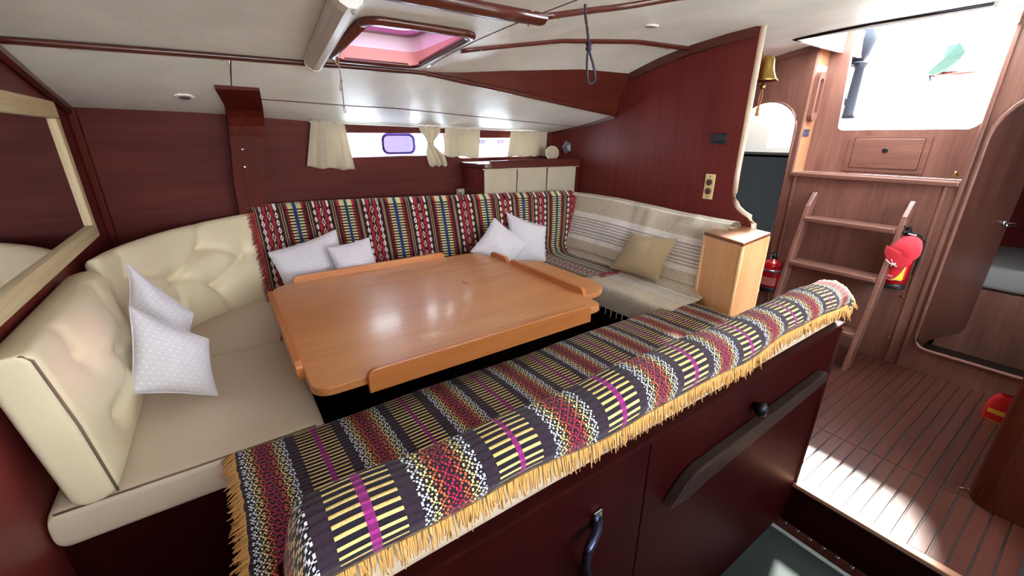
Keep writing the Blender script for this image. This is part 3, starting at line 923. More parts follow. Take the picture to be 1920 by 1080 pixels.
def backfn(u0):
    def f(u, v, H=0.42):
        s = min(dl[-1] - 1e-4, u + u0)
        bx_ = interp(s, dl, [p.x for p in bp_]); by_ = interp(s, dl, [p.y for p in bp_])
        tx_ = interp(s, dl, [p.x for p in tp_]); ty_ = interp(s, dl, [p.y for p in tp_])
        t = v / H
        zt = interp(tx_, (-.4, 0.1, 1.4, 2.1), (-.405, -.375, -.378, -.392))
        p = Vector((bx_ + (tx_ - bx_) * t, by_ + (ty_ - by_) * t, SZ + (zt - SZ) * t))
        d = Vector((interp(s + .05, dl, [q.x for q in bp_]) - interp(s - .05, dl, [q.x for q in bp_]), interp(s + .05, dl, [q.y for q in bp_]) - interp(s - .05, dl, [q.y for q in bp_]), 0)).normalized()
        n = Vector((d.y, -d.x, 0.42)).normalized()
        return p, n
    return f


SC0 = 0.62
bt2 = [(.12, .31), (.12, .14), (.28, .225), (.44, .31), (.44, .14), (.60, .225)]
lk2 = [(bt2[0], bt2[2]), (bt2[1], bt2[2]), (bt2[2], bt2[3]), (bt2[2], bt2[4]), (bt2[3], bt2[5]), (bt2[4], bt2[5]), (bt2[0], (.14, .42)), (bt2[3], (.46, .42)), (bt2[2], (.22, 0)), (bt2[4], (.5, 0))]
fnc = backfn(0.0)
TF2 = tufts(bt2, 0.026, 0.045, lk2, .013, .016, 0.045, .72, .42)
cc = slab('corner_cushion', fnc, .72, .42, .06, M_VINYL, st2, 0.025, 0.011, tuft=TF2)
for b in bt2:
    p, n = fnc(*b)
    lathe('button', [(.012, -.004), (.012, .001), (.006, .005)], M_VINYL, p + n * (TF2(*b) + .002), cc, 12, n.to_track_quat('Z', 'Y').to_matrix())
fnl = backfn(.722)
LL = dl[-1] - .722 - .002
bt3 = [(LL - .10, .27)]
lcu = slab('back_cushion', fnl, LL, .42, .06, M_VINYL, st2, 0.03, 0.03, tuft=tufts(bt3, 0.02, 0.05, [(bt3[0], (LL, .40)), (bt3[0], (LL, .12)), (bt3[0], (LL - .1, .42)), (bt3[0], (LL - .05, .02))], .012, .008, 0.02, LL, .42))
p, n = fnl(*bt3[0]); lathe('button', [(.012, -.004), (.012, .001), (.006, .005)], M_VINYL, p - n * .008, lcu, 12, n.to_track_quat('Z', 'Y').to_matrix())


# aft backrest on the bulkhead
def ab(u, v):       # u: from hull towards the inboard end (decreasing Y)
    t = v / .40
    return Vector((1.985 + .14 * t, 2.29 - u, SZ + v * (1 + .02 * math.sin(3 * u)))), Vector((-1, 0, .35)).normalized()


slab('back_cushion', ab, 1.20, .385, .09, M_VINYL, st3, 0.04, 0.04, tuft=lambda u, v: .02 * math.sin(math.pi * u / 1.20) * math.sin(math.pi * v / .385))

# ================================================================== BENCH WITH ITS BACK TO THE CAMERA
bn = thing('dinette_bench', (.9, .8, LF), 'inboard dinette bench with mahogany back panel and taupe cushions', 'bench')
BX1 = 1.84
box('back_panel', (-.08, .72), (.470, .490), (LF + .06, -.660), M_BASE, bn, 0.003)
box('back_panel', (.724, BX1), (.470, .490), (LF + .06, -.660), M_BASE, bn, 0.003)
box('end_panel', (BX1 - .02, BX1), (.49, 1.10), (LF, -.95), M_BASE, bn, 0.002)
box('plinth', (-.05, 1.82), (.56, 1.08), (LF, -.92), M_BASE, bn)
box('capping_rail', (-.08, BX1 + .004), (.462, .495), (-.670, -.656), M_BASE, bn, 0.004)
tube('corner_post', [(BX1 - .012, .474, LF + .06), (BX1 - .012, .474, -.68)], 0.012, M_BASE, bn, 8)
gr = prism('grab_rail', [(.80, -.905), (.86, -.855), (.90, -.835), (1.70, -.812), (1.725, -.83), (1.72, -.855), (.96, -.90), (.88, -.915)], 'Y', .435, .470, wood('worn_rail', (30, 20, 18), (46, 33, 29), 'X', 8, .5, .0, .08, .35, .15), bn, (), 0.006)
lathe('rail_knob', [(0.012, 0), (.014, .01), (.022, .02), (.024, .032), (.016, .042)], M_DARKM, (1.22, .470, -.775), bn, 14, Matrix.Rotation(math.pi / 2, 3, 'X'))
hd = ony(1125, 970, .46); 
h_ = tube('drawer_handle', smooth_path([ony(1122, 972, .465), ony(1118, 1000, .44), ony(1104, 1030, .425), ony(1098, 1060, .43), ony(1104, 1085, .46)], 6), 0.010, plain('blued_steel', (70, 76, 110), 0.25, 0.9), bn, 10)
box('handle_plate', (hd.x - .013, hd.x + .013), (.464, .470), (hd.z - .04, hd.z + .012), M_STEEL, bn, 0.003)
slab('seat_cushion', flat(-.115, .60, SZ - .002, 1.93, .57), 1.90, .575, .115, M_VINYLT, bn, 0.035, 0.05)


def bbk(u, v):
    wob = 0.006 * math.sin(7 * u + .5)
    return Vector((.02 + u, .476, -.664 + v * (1.0 + .03 * math.sin(4 * u)))), Vector((0, -1, 0.0))


slab('backrest_cushion', bbk, 1.82, .153, .105, M_VINYLT, bn, 0.040, 0.05)
box('backrest_board', (-.04, 1.80), (.50, .575), (-.92, -.61), M_BASE, bn, 0.004)

# ================================================================== WOVEN THROWS
STEP = 0.0036
prof_, st_v = resample([(.468, -.572), (.464, -.548), (.476, -.518), (.503, -.503), (.535, -.501), (.566, -.510), (.588, -.545), (.604, -.63), (.634, -.75), (.668, -.794), (.73, -.803),
                        (.95, -.799), (1.12, -.799), (1.165, -.808), (1.186, -.838), (1.190, -.868)], STEP)
X0, X1 = -0.10, 1.865
NU = int((X1 - X0) / STEP); NV = len(prof_) - 1


def bench_pos(i, j):
    x = X0 + (X1 - X0) * i / NU
    y, z = prof_[j]
    s = sstep(-.085, .015, x)
    if y < .70:
        zz = -.800 + (z + .800) * s
        e = sstep(1.80, 1.865, x); zz -= 0.035 * e * (1 if y < .6 else .3)
        wv = 0.0045 * math.sin(8.5 * x + 1.2) + 0.003 * math.sin(21 * x)
        if y < .62: zz += wv * s
        z = zz
        if j < 14: y -= (0.002 + .004 * math.sin(13 * x) * (14 - j) / 14) * 1; z += 0.010 * math.sin(5.2 * x + .4) * (14 - j) / 14
    else:
        z += 0.0035 * math.sin(9 * x + 3 * y) + .003 * noise.noise(Vector((x * 8, y * 8, 2)))
    xx = x
    if i == 0 or i == NU: xx += 0.004 * noise.noise(Vector((j * .15, i, 0)))
    ridge = 0.0011 * (1 if (j // 2) % 2 else -1)
    return (xx + .006 * math.sin(9 * y), y, z + 0.003 + ridge)


PER, B0 = 0.258, 0.09
DK = [(44, 30, 46), (38, 26, 40)]
BLK = (24, 18, 32)


def bench_col(i, j):
    x = X0 + (X1 - X0) * (i + .5) / NU
    t = ((x - B0) / PER + .5 - .185) % 1.0        # bars occupy .0-.37 after the shift below
    q = ((x - B0) / PER) % 1.0
    q = (q + 0.185) % 1.0                          # 0..0.37 bars, .37-.47 dark, .47-.90 diamonds, .90-1 dark
    if q < 0.37:
        if 0.165 < q < 0.215: return (160, 44, 132) if (j // 2) % 2 else (118, 30, 100)
        return (228, 200, 128) if (j // 2) % 2 else BLK
    if q < 0.47 or q >= 0.90:
        return DK[(j // 2) % 2]
    w = (q - 0.47) / 0.43
    c = int(w * 30)
    a, b = (i + j) % 6, (i - j) % 6
    k = abs(w - .5) * 2
    colr = (176, 34, 70) if k < .24 else ((222, 104, 58) if k < .48 else ((236, 222, 150) if k < .72 else (226, 234, 244)))
    if a == 0 or b == 0: return colr
    if a == 3 and b == 3: return colr
    return BLK


bt_ = thing('bench_throw', (.9, .8, -.81), 'bright woven throw with golden fringe draped over the bench', 'blanket')
cloth_cells('woven_cloth', bench_pos, NU, NV, bench_col, M_WEAVE, bt_)


def strands(name, roots, mat, parent, length, r=0.0017, seg=4, jit=0.35, lj=0.35):
    """roots: (point, direction) list; each becomes one short limp yarn."""
    geos = []
    for p, d in roots:
        p = Vector(p); d = Vector(d).normalized()
        l = length * (1 + random.uniform(-lj, lj)); s = Vector((random.gauss(0, jit), random.gauss(0, jit), random.gauss(0, jit) * .4))
        pts = [p + d * (l * k / seg) + s * (l * .5 * (k / seg) ** 2) + Vector((0, 0, -l * .25 * (k / seg) ** 2)) for k in range(seg + 1)]
        geos.append(tube_geo(pts, [r, r * 1.1, r, r * .9, r * .6][:seg + 1], 4))
    o = merge(name, geos, mat, parent); o['kind'] = 'stuff'; return o


roots = []
for i in range(18, NU, 1):
    for rep in range(1 if i % 3 else 2):
        p = Vector(bench_pos(i, 0)); s = sstep(-.085, .05, p.x)
        roots.append((p + Vector((random.uniform(-.002, .002), -.003 * s - .001, .001)), (random.uniform(-.12, .06), -.22, -1)))
for j in range(0, NV, 1):
    p = Vector(bench_pos(0, j)); roots.append((p + Vector((0, 0, -.001)), (-1, random.uniform(-.3, .3), -.25)))
    p = Vector(bench_pos(NU, j)); roots.append((p, (.7, random.uniform(-.3, .3), -.8)))
strands('fringe', roots, M_GOLD, bt_, 0.029, .0017, 4, .22, .22)
strands('loose_thread', [(Vector(bench_pos(NU, 20)), (.1, -.2, -1))], M_GOLD, bt_, 0.13, .0013, 4, .1)

# back throw over the long backrest
HEM = 0.006
STB = 0.0038
X0b, X1b = 0.115, 2.02
NUB = int(1.98 / STB)
PERB, B0b = 0.266, 0.318
vprof = [(-.03, 'b')]
VL = 0.10 + 0.42 + 0.50; NVB = int(VL / STB)
u_a, u_b = None, None
for k in range(2000):
    s = dl[-1] * k / 2000
    x = interp(s, dl, [p.x for p in tp_])
    if u_a is None and x >= X0b: u_a = s
    if x <= 2.045: u_b = s
fn0 = backfn(0.0)


def back_pos(i, j):
    s = u_a + (u_b - u_a) * i / NUB
    d = j / NVB * VL
    lift = 0.020
    wr = .004 * noise.noise(Vector((s * 5, d * 4, 5)))
    if d < 0.10:
        p, n = fn0(s, .42); t = d / .10
        a = (1 - t) * 1.9
        return p + Vector((0, 0.012 + .055 * math.sin(a), .012 + 0.020 * math.cos(a) - .05 * max(0, a - 1.2)))
    if d < 0.52:
        v = .42 - (d - .10); p, n = fn0(s, v)
        e = math.sin(math.pi * v / .42)
        r_ = p + n * (lift + .012 * e + wr)
        f = sstep(.09, 0, v)
        return Vector((r_.x, r_.y - .03 * f, r_.z + .022 * f))
    p, n = fn0(s, 0.0)
    k = (d - .52)
    q = Vector((p.x, p.y - .05 - k, SZ + .010 + .024 * sstep(1.60, 1.70, p.x) + wr + .012 * math.exp(-k / .02)))
    return q


def back_col(i, j):
    s = u_a + (u_b - u_a) * (i + .5) / NUB
    x = interp(s, dl, [p.x for p in bp_]) if j > 90 else interp(s, dl, [p.x for p in tp_])
    x = interp(s, dl, [p.x for p in tp_])
    q = ((x - B0b) / PERB + 0.19) % 1.0       # 0-.38 comb band, .38-.52 lines, .52-.86 diamonds, .86-1 lines
    if q < .38:
        k = abs(q / .38 - .5) * 2
        if k < .17: return (30, 38, 92) if (i + j) % 3 else (52, 66, 130)
        on = (j // 2) % 2
        if k < .66: return (196, 204, 140) if on else (28, 22, 26)
        if k < .92: return (168, 36, 56) if on else (52, 18, 26)
        return (54, 20, 28)
    if q < .52 or q >= .86:
        k = (q - .38) / .14 if q < .52 else (q - .86) / .14
        if .34 < k < .44 or .60 < k < .70: return (168, 150, 112)
        return (44, 22, 24) if .44 <= k <= .6 else (52, 20, 28)
    w = (q - .52) / .34
    col_ = min(4, int(w * 5)); cw_ = w * 5 - col_
    ph = j % 14
    dx = abs(cw_ - .5) * 2; dy = abs(ph - 6.5) / 7
    dd = dx + dy
    if col_ in (0, 4):
        dy = abs((j % 10) - 4.5) / 5; dd = dx + dy
        return (222, 218, 210) if .35 < dd < .95 else (24, 14, 20)
    if col_ in (1, 3):
        return (178, 40, 58) if (.72 < dd < 1.12 or dd < .3) else ((48, 14, 22) if dd < .72 else (120, 26, 42))
    return (202, 196, 170) if .55 < dd < .95 else (26, 16, 20)


kt = thing('settee_throw', (1.0, 2.4, SZ), 'dark red and black woven throw hung over the long settee back', 'blanket')
cloth_cells('woven_cloth', back_pos, NUB, NVB, back_col, M_WEAVE, kt)
roots = []
for j in range(18, NVB, 1):
    for rep in range(2):
        roots.append((Vector(back_pos(0, j)) + Vector((.004, 0, -.002)), (-1, -.25 + random.uniform(-.3, .3), -.35)))
        roots.append((Vector(back_pos(NUB, j)), (.8, -.3 + random.uniform(-.3, .3), -.35)))
for i in range(NUB - 60, NUB, 2): roots.append((Vector(back_pos(i, NVB)), (.3, -1, -.2)))
strands('fringe', roots, M_RED, kt, 0.030, .0018, 4, .3)

# striped cotton towel over the aft settee
TU, TW = 1.30, 1.12
STF = 0.0045
pf, _ = resample([(2.205, -.435), (2.185, -.405), (2.145, -.396), (2.10, -.408), (2.07, -.46), (2.02, -.62), (1.975, -.755), (1.94, -.79), (1.88, -.797), (1.78, -.797), (1.715, -.803), (1.69, -.825), (1.684, -.87), (1.682, -.905)], STF)
NVF = len(pf) - 1; NUF = 150


def fouta_pos(i, j):
    u = i / NUF; x, z = pf[j]; v = j / NVF
    y = 2.33 - 1.245 * u - .05 * (1 - v) * (1 - u)
    if v < .5: y += 0.0
    w1 = .008 * noise.noise(Vector((u * 9, v * 3, 9))) + .005 * noise.noise(Vector((u * 22, v * 6, 3)))
    wr = w1 + .006 * math.sin(24 * u + 3 * v) * math.exp(-((v - .12) / .1) ** 2)
    if v < .55:
        return (x - .018 - wr, y, z + .012 + wr * .4 + (.012 * math.sin(5 * u + .3) - .012 * u) * (1 - v))
    hang = 0.0
    if v > .9: hang = -.025 * math.sin(3.0 * u)
    return (x - .006 + .012 * math.sin(4 * u) * v, y + .02 * math.sin(3 * u), z + .008 + wr * .8 + hang * (v - .9) * 10)


def fouta_col(i, j):
    d = j * STF
    base = (200, 190, 170)
    if .035 < d < .042 or .112 < d < .122: return (232, 228, 218)
    if .232 < d < .262: return (232, 230, 224)
    if .262 <= d < .40: return (226, 224, 218) if int(d / .0095) % 2 else (170, 164, 156)
    if .40 <= d < .42: return (230, 228, 222)
    if .555 < d < .575 or .60 < d < .67: return (222, 218, 212) if (int(d / .009) % 2 or d < .575) else (188, 178, 166)
    return base if (i + j) % 2 else (194, 184, 165)


ft = thing('striped_towel', (1.95, 1.75, SZ), 'grey-beige cotton towel with white stripes spread over the aft seat', 'towel')
cloth_cells('woven_cloth', fouta_pos, NUF, NVF, fouta_col, M_FOUTA, ft)
for i in range(2, NUF, 5):
    p = Vector(fouta_pos(i, NVF)); l = random.uniform(.03, .05)
    pts = [p, p + Vector((-.004, random.uniform(-.004, .004), -l * .5)), p + Vector((-.004, random.uniform(-.006, .006), -l))]
    tube('tassel', pts, [.0016, .0022, .0028], M_WHITEY, ft, 5)

# ================================================================== PILLOWS
def pxq(pts, p, n): return [onplane(a, b, p, n) for a, b in pts]


pc = onz(330, 755, SZ)
pillow('pillow', pxq([(243, 575), (390, 636), (408, 742), (246, 738)], (-.215, 1.47, SZ), (.35, -.80, .35)), .11, M_PILLOW, 'dotted lilac-grey pillow lying in front against the mirror-side backrest', 'pillow', 'dotted scatter pillows', seed=1)
pillow('pillow', pxq([(238, 494), (362, 588), (352, 680), (243, 580)], (-.20, 1.70, SZ), (.30, -.86, .38)), .10, M_PILLOW, 'dotted pillow tucked upright in the settee corner behind another pillow', 'pillow', 'dotted scatter pillows', seed=2)
pillow('pillow', pxq([(503, 474), (629, 431), (668, 548), (546, 572)], (.3, 2.30, -.62), (0.05, -.86, .36)), .10, M_PILLOW, 'larger white dotted pillow leaning on the throw behind the mirror end of the table', 'pillow', 'dotted scatter pillows', seed=3)
pillow('pillow', pxq([(613, 464), (691, 446), (716, 520), (645, 540)], (.5, 2.20, -.62), (0.1, -.86, .36)), .08, M_PILLOW, 'smaller white dotted pillow standing in front of the larger one', 'pillow', 'dotted scatter pillows', seed=4)
pillow('pillow', pxq([(927, 409), (993, 458), (956, 500), (882, 472)], (1.45, 2.04, -.70), (-.2, -.86, .36)), .10, M_PILLOW, 'white dotted pillow set on its point near the rounded table flap', 'pillow', 'dotted scatter pillows', seed=5)
pillow('pillow', pxq([(950, 399), (1024, 425), (1023, 490), (960, 496)], (1.65, 2.11, -.68), (-.25, -.86, .30)), .10, M_PILLOW, 'white dotted pillow leaning squarely behind the one set on its point', 'pillow', 'dotted scatter pillows', seed=6)
pillow('pillow', pxq([(1184, 437), (1270, 448), (1232, 527), (1143, 502)], (1.93, 1.45, -.70), (-.86, -.1, .42)), .10, M_KHAKI, 'khaki linen pillow leaning on the striped towel', 'pillow', None, seed=7)
# ================================================================== MIRROR
mr = thing('mirror', (XW, 1.6, -.39), 'large wall mirror in a raw pine frame on the forward bulkhead', 'mirror')
my0, my1, mz0, mz1, fw_ = 0.75, 2.40, -.392, .125, .052
box('mirror_glass', (XW + .002, XW + .012), (my0 + .02, my1 - .02), (mz0 + .02, mz1 - .02), plain('mirror_silver', (232, 232, 236), 0.02, 1.0), mr)
box('frame_board', (XW, XW + .026), (my0, my1), (mz1 - fw_ - .008, mz1), M_PINE, mr, 0.003)
box('frame_board', (XW, XW + .026), (my0, my1), (mz0, mz0 + fw_), M_PINE, mr, 0.003)
box('frame_board', (XW, XW + .0255), (my1 - fw_, my1), (mz0 + fw_, mz1 - fw_ - .008), M_PINEZ, mr, 0.003)
box('frame_board', (XW, XW + .0255), (my0, my0 + fw_), (mz0 + fw_, mz1 - fw_ - .008), M_PINEZ, mr, 0.003)

# ================================================================== SKYLIGHT
sk = thing('skylight', (.63, 1.65, .29), 'square deck skylight with rounded mahogany rim and pink-tinted pane', 'skylight')
def skz(y): return roof(.5, y)
rim = [(x, y, skz(y) - .008) for x, y in rrect(.448, .812, 1.398, 1.902, .05, 6)]
tube('rim', rim + [rim[0]], .01, M_TRIM, sk, 8, (.020, .013))
M_LINER = plain('salmon_liner', (216, 160, 144), 0.5)
M_LINER2 = plain('pale_pink_liner', (236, 224, 232), 0.45)
ol = rrect(.465, .795, 1.415, 1.885, .045, 6); ul_ = rrect(.475, .785, 1.425, 1.875, .045, 6)
def ring(name, o, z0, i, z1, mat, par):
    n = len(o); V = [(p[0], p[1], z0(p[1])) for p in o] + [(p[0], p[1], z1) for p in i]
    F = [[k, (k + 1) % n, n + (k + 1) % n, n + k] for k in range(n)]
    return mk(name, V, F, mat, par, True)
ring('lower_liner', ol, lambda y: skz(y) - .012, ol, .335, M_LINER, sk)
ring('upper_liner', ol, lambda y: .335, ul_, .386, M_LINER2, sk)
prism('pane_frame', rrect(.455, .805, 1.405, 1.895, .05), 'Z', .385, .40, plain('mauve_rim', (130, 84, 110), .4), sk, [rrect(.50, .76, 1.47, 1.83, .05)])
prism('tinted_pane', rrect(.46, .80, 1.41, 1.89, .05), 'Z', .40, .41, frosted('pink_acrylic', (150, 124, 146), .6), sk)
for x in (.545, .57):
    tube('vent_slot', [(x, 1.52, .398), (x + .004, 1.55, .398)], .006, MATS['violet_rim'], sk, 6)
tube('stay_hook', smooth_path([(.452, 1.86, .275), (.46, 1.855, .262), (.468, 1.86, .262), (.468, 1.875, .272)], 5), .0025, M_BRASS, sk, 6)

cord = thing('pull_cord', (.465, 1.86, .08), 'thin speckled cord with small knots hanging from the skylight corner', 'cord')
cp = [onplane(a, b, (0, 1.87, 0), (0, 1, 0)) for a, b in ((632, 80), (633, 100), (637, 130), (640, 152), (643, 180), (645, 200))]
tube('cord_line', smooth_path(cp, 5), .0022, plain('speckled_cord', (150, 134, 118), .8, bump=.5, bscale=900), cord, 6)
tube('cord_loop', smooth_path([cp[3], cp[3] + Vector((-.008, 0, -.02)), cp[3] + Vector((-.007, 0, -.034)), cp[3] + Vector((-.002, 0, -.02)), cp[3]], 5), .0016, MATS['speckled_cord'], cord, 6)
tube('cord_loop', smooth_path([cp[5], cp[5] + Vector((-.003, 0, -.012)), cp[5] + Vector((.002, 0, -.022)), cp[5] + Vector((.005, 0, -.012)), cp[5]], 5), .0016, MATS['speckled_cord'], cord, 6)
for p in (cp[3], cp[5]): lathe('knot', [(.001, -.005), (.0045, -.002), (.0045, .003), (.001, .006)], MATS['speckled_cord'], p, cord, 8)

# ================================================================== FLUORESCENT LAMP
la, lb = Vector((.345, 1.185, roof(.3, 1.185))), Vector((.400, 1.965, roof(.4, 1.965)))
lp_ = thing('strip_lamp', (la + lb) / 2 - Vector((0, 0, .05)), 'long white strip lamp mounted beside the skylight', 'ceiling lamp')
dirv = (lb - la).normalized(); sdv = Vector((dirv.y, -dirv.x, 0)).normalized(); upv = Vector((0, 0, 1))
sec = [(-.034, 0.002), (-.034, -.018), (-.026, -.036), (-.008, -.046), (.012, -.046), (.028, -.034), (.034, -.014), (.034, .002)]
def extr(name, a, b, sec, mat, par, sm=False):
    V = [a + sdv * s + upv * t for s, t in sec] + [b + sdv * s + upv * t for s, t in sec]; n = len(sec)
    F = [[k, (k + 1) % n, n + (k + 1) % n, n + k] for k in range(n)] + [list(reversed(range(n))), [n + k for k in range(n)]]
    return mk(name, V, F, mat, par, sm)
extr('housing', la + dirv * .04, lb - dirv * .02, [(s * .96, t * .96) for s, t in sec], plain('grey_diffuser', (198, 196, 190), .3), lp_)
cp1 = extr('end_cap', la, la + dirv * .045, sec, M_WHITE, lp_)
extr('end_cap', lb - dirv * .022, lb, sec, M_WHITE, lp_)
lathe('switch_button', [(.009, 0), (.009, .004), (.006, .007)], plain('grey_button', (150, 150, 152), .4), la + sdv * .012 + dirv * .022 - upv * .045, cp1, 12, Matrix.Rotation(math.pi, 3, 'X'))

# hanging lashing cord with loop
hc = thing('lashing_cord', (1.0, 1.05, .15), 'dark violet elastic cord with a knotted loop hanging from the roof', 'cord')
Mv = plain('violet_cord', (34, 26, 48), .6)
q = [onplane(a, b, (0, 1.05, 0), (0, 1, 0)) for a, b in ((1098, -22), (1097, 0), (1098, 30), (1102, 60), (1104, 82))]
tube('cord_line', smooth_path(q, 5), .0042, Mv, hc, 8)
l = [onplane(a, b, (0, 1.05, 0), (0, 1, 0)) for a, b in ((1104, 82), (1101, 110), (1101, 140), (1103, 155), (1110, 156), (1116, 146), (1112, 120), (1105, 95), (1104, 82))]
tube('cord_loop', smooth_path(l, 5), .0038, Mv, hc, 8)
for a in (0, 3): lathe('knot', [(.003, -.008), (.009, -.003), (.009, .004), (.003, .009)], Mv, l[0] + Vector((0, 0, -.004 * a - .002)), hc, 10)

# recessed spot lights
def spot(px, pos, nrm, label):
    M = Vector(nrm).to_track_quat('Z', 'Y').to_matrix()
    r = thing('spot_light', pos, label, 'ceiling lamp')
    lathe('bezel', [(.036, -.002), (.036, .003), (.030, .006), (.024, .004)], M_WHITE, pos, r, 24, M)
    lathe('lens', [(.024, .000), (.022, .005), (.012, .006)], plain('grey_lens', (110, 112, 118), .2), pos, r, 20, M)
p = onz(1220, 42, .47); spot(None, (p.x, p.y, roof(p.x, p.y) - .001), (0, .12, -1), 'recessed round spot light in the roof near the bulkhead')
xk = -.05; kk = knee(xk).lerp(Vector((xk, YH + .03, hullz(xk) - .006)), .60)
spot(None, kk + Vector((0, 0, -.012)), (0, -.25, -1), 'recessed round spot light in the side deck above the mirror corner')

# ================================================================== CURTAINS
def curtain(name, xt, xb, zt, zb, y, folds, amp, label, group, seed=0, gather=None, ties=False):
    nu, nv = 44, 22; V = []; uv = []
    root = thing(name, ((xt[0] + xt[1]) / 2, y, min(zb)), label, 'curtain', group)
    for j in range(nv + 1):
        v = j / nv
        for i in range(nu + 1):
            u = i / nu
            x0 = xt[0] + (xb[0] - xt[0]) * v; x1 = xt[1] + (xb[1] - xt[1]) * v
            if gather:
                gv, gw, gx = gather; w = math.exp(-((v - gv) / .22) ** 2); cxx = (x0 + x1) / 2 * (1 - w) + gx * w
                hw = (x1 - x0) / 2 * (1 - w) + gw * w; x = cxx + (u - .5) * 2 * hw
            else: x = x0 + (x1 - x0) * u
            zz = (zt[0] + (zt[1] - zt[0]) * u) * (1 - v) + (zb[0] + (zb[1] - zb[0]) * u) * v
            d = amp * (0.35 + .65 * v) * (math.sin(folds * 2 * math.pi * u + seed) + .5 * math.sin(folds * 4.4 * math.pi * u + seed * 2)) + .004 * noise.noise(Vector((u * 5, v * 3, seed)))
            V.append((x, y + d, zz + .004 * math.sin(folds * 2 * math.pi * u + seed) * v)); uv.append((u * .30, v * .26))
    F = [[j * (nu + 1) + i, j * (nu + 1) + i + 1, (j + 1) * (nu + 1) + i + 1, (j + 1) * (nu + 1) + i] for j in range(nv) for i in range(nu)]
    o = mk('fabric', V, F, M_CURT, root, True, uvs=uv)
    o.modifiers.new('thickness', 'SOLIDIFY').thickness = .0015
    tube('header_tape', [V[i] for i in range(0, nu + 1, 2)], .0035, M_CURT, root, 6)
    tube('hem', [V[nv * (nu + 1) + i] for i in range(nu + 1)], .0016, M_CURT, root, 5)
    if ties:
        k = int(gather[0] * nv) * (nu + 1); a = Vector(V[k]); b = Vector(V[k + nu])
        tube('tie_band', smooth_path([a + Vector((0, -.012, 0)), (a + b) / 2 + Vector((0, -.022, -.002)), b + Vector((0, -.012, .002))], 5), .004, M_CURT, root, 6)
        tube('tie_end', smooth_path([a + Vector((0, -.012, 0)), a + Vector((-.02, -.016, -.012)), a + Vector((-.028, -.018, -.035))], 5), .002, M_CURT, root, 6)
        tube('tie_end', smooth_path([b + Vector((0, -.012, 0)), b + Vector((.02, -.016, -.04)), b + Vector((.04, -.016, -.105))], 5), .0025, M_CURT, root, 6)
    return root


YC = YH - .045
def cx(px, y=YC): return ony(px, 270, y).x
def cz(px, py, y=YC): return ony(px, py, y).z
G = 'linen curtains at the hull windows'
curtain('window_curtain', (cx(590), cx(651)), (cx(570), cx(661)), (cz(590, 225), cz(651, 231)), (cz(570, 313), cz(661, 319)), YC, 2.2, .013, 'beige linen curtain hanging loose beside the long hull window', G, 1)
curtain('window_curtain', (cx(786), cx(828)), (cx(803), cx(838)), (cz(786, 237), cz(828, 238)), (cz(803, 312), cz(838, 311)), YC, 3, .010, 'beige linen curtain knotted at its waist between the two windows', G, 2, (.42, .022, cx(808)), True)
curtain('window_curtain', (cx(836), cx(901)), (cx(834), cx(898)), (cz(836, 239), cz(901, 243)), (cz(834, 293), cz(898, 295)), YC, 1.6, .009, 'short beige linen curtain beside the knotted curtain', G, 3)
curtain('window_curtain', (cx(958), cx(1025)), (cx(951), cx(1023)), (cz(958, 246), cz(1025, 248)), (cz(951, 293), cz(1023, 292)), YC, 3, .005, 'short flat beige linen curtain in the corner by the bulkhead', G, 4)
for n_, (a, b, pa, pb) in enumerate(((588, 832, 229, 240), (836, 1028, 240, 248))):
    r = thing('curtain_wire', (cx((a + b) / 2), YC, .0), ('white curtain wire over the long hull window', 'white curtain wire over the short window by the bulkhead')[n_], 'curtain rail')
    A, B = Vector((cx(a), YC, cz(a, pa))), Vector((cx(b), YC, cz(b, pb)))
    tube('wire', [A, B], .003, M_WHITE, r, 6)
    for P in (A, B): tube('hook', [P + Vector((0, .05, .01)), P], .003, M_WHITE, r, 6)

# ================================================================== LOCKER
LY = 2.385; lx0 = 1.415; lzt = -.165
lk_ = thing('corner_locker', (1.83, 2.54, -.8), 'mahogany corner locker with an open front behind small curtains', 'cabinet')
prism('locker_top', [(lx0 - .005, YH), (lx0 - .005, LY + .06)] + arc(lx0 + .045, LY + .045, .05, 180, 270, 5)[1:] + [(XB, LY - .005), (XB, YH)], 'Z', lzt - .03, lzt, M_TRIM, lk_, (), .005)
box('fiddle_lip', (lx0 + .05, XB), (LY - .006, LY + .010), (lzt - .045, lzt + .018), M_TRIM, lk_, .005)
box('side_panel', (lx0 + .01, lx0 + .03), (LY + .01, YH), (-.415, lzt - .03), M_BULK, lk_)
box('front_stile', (lx0 + .01, lx0 + .065), (LY + .002, LY + .022), (-.415, lzt - .03), M_TRIMZ, lk_, .003)
box('front_stile', (XB - .03, XB), (LY + .002, LY + .022), (-.415, lzt - .03), M_TRIMZ, lk_, .003)
box('front_rail', (lx0 + .065, XB - .03), (LY + .002, LY + .022), (lzt - .055, lzt - .03), M_TRIM, lk_, .003)
box('inner_back', (lx0 + .03, XB), (YH - .03, YH - .01), (-.415, lzt - .03), plain('locker_dark', (24, 16, 16), .8), lk_)
yl = LY - .014
tube('curtain_wire', [(ony(905, 318, yl).x, yl, ony(905, 318, yl).z), (2.235, yl, ony(1080, 312, yl).z)], .0025, M_WHITE, lk_, 6)
for n_, (a, b, c_, d_, t0, t1) in enumerate(((907, 969, 907, 967, 318, 316.5), (970, 1025, 968, 1023, 316.5, 314), (1027, 1079, 1024, 1076, 314, 312))):
    X = lambda px, py: ony(px, py, yl).x
    curtain('locker_curtain', (X(a, 318), X(b, 316)), (X(c_, 366), X(d_, 366)), (ony(a, t0, yl).z, ony(b, t1, yl).z), (-.44, -.445), yl - .002, 1.4, .004,
            ('speckled linen locker curtain next to the white wall socket side', 'speckled linen locker curtain between its two neighbours', 'speckled linen locker curtain touching the bulkhead')[n_], 'curtains of the corner locker', n_ + 5)

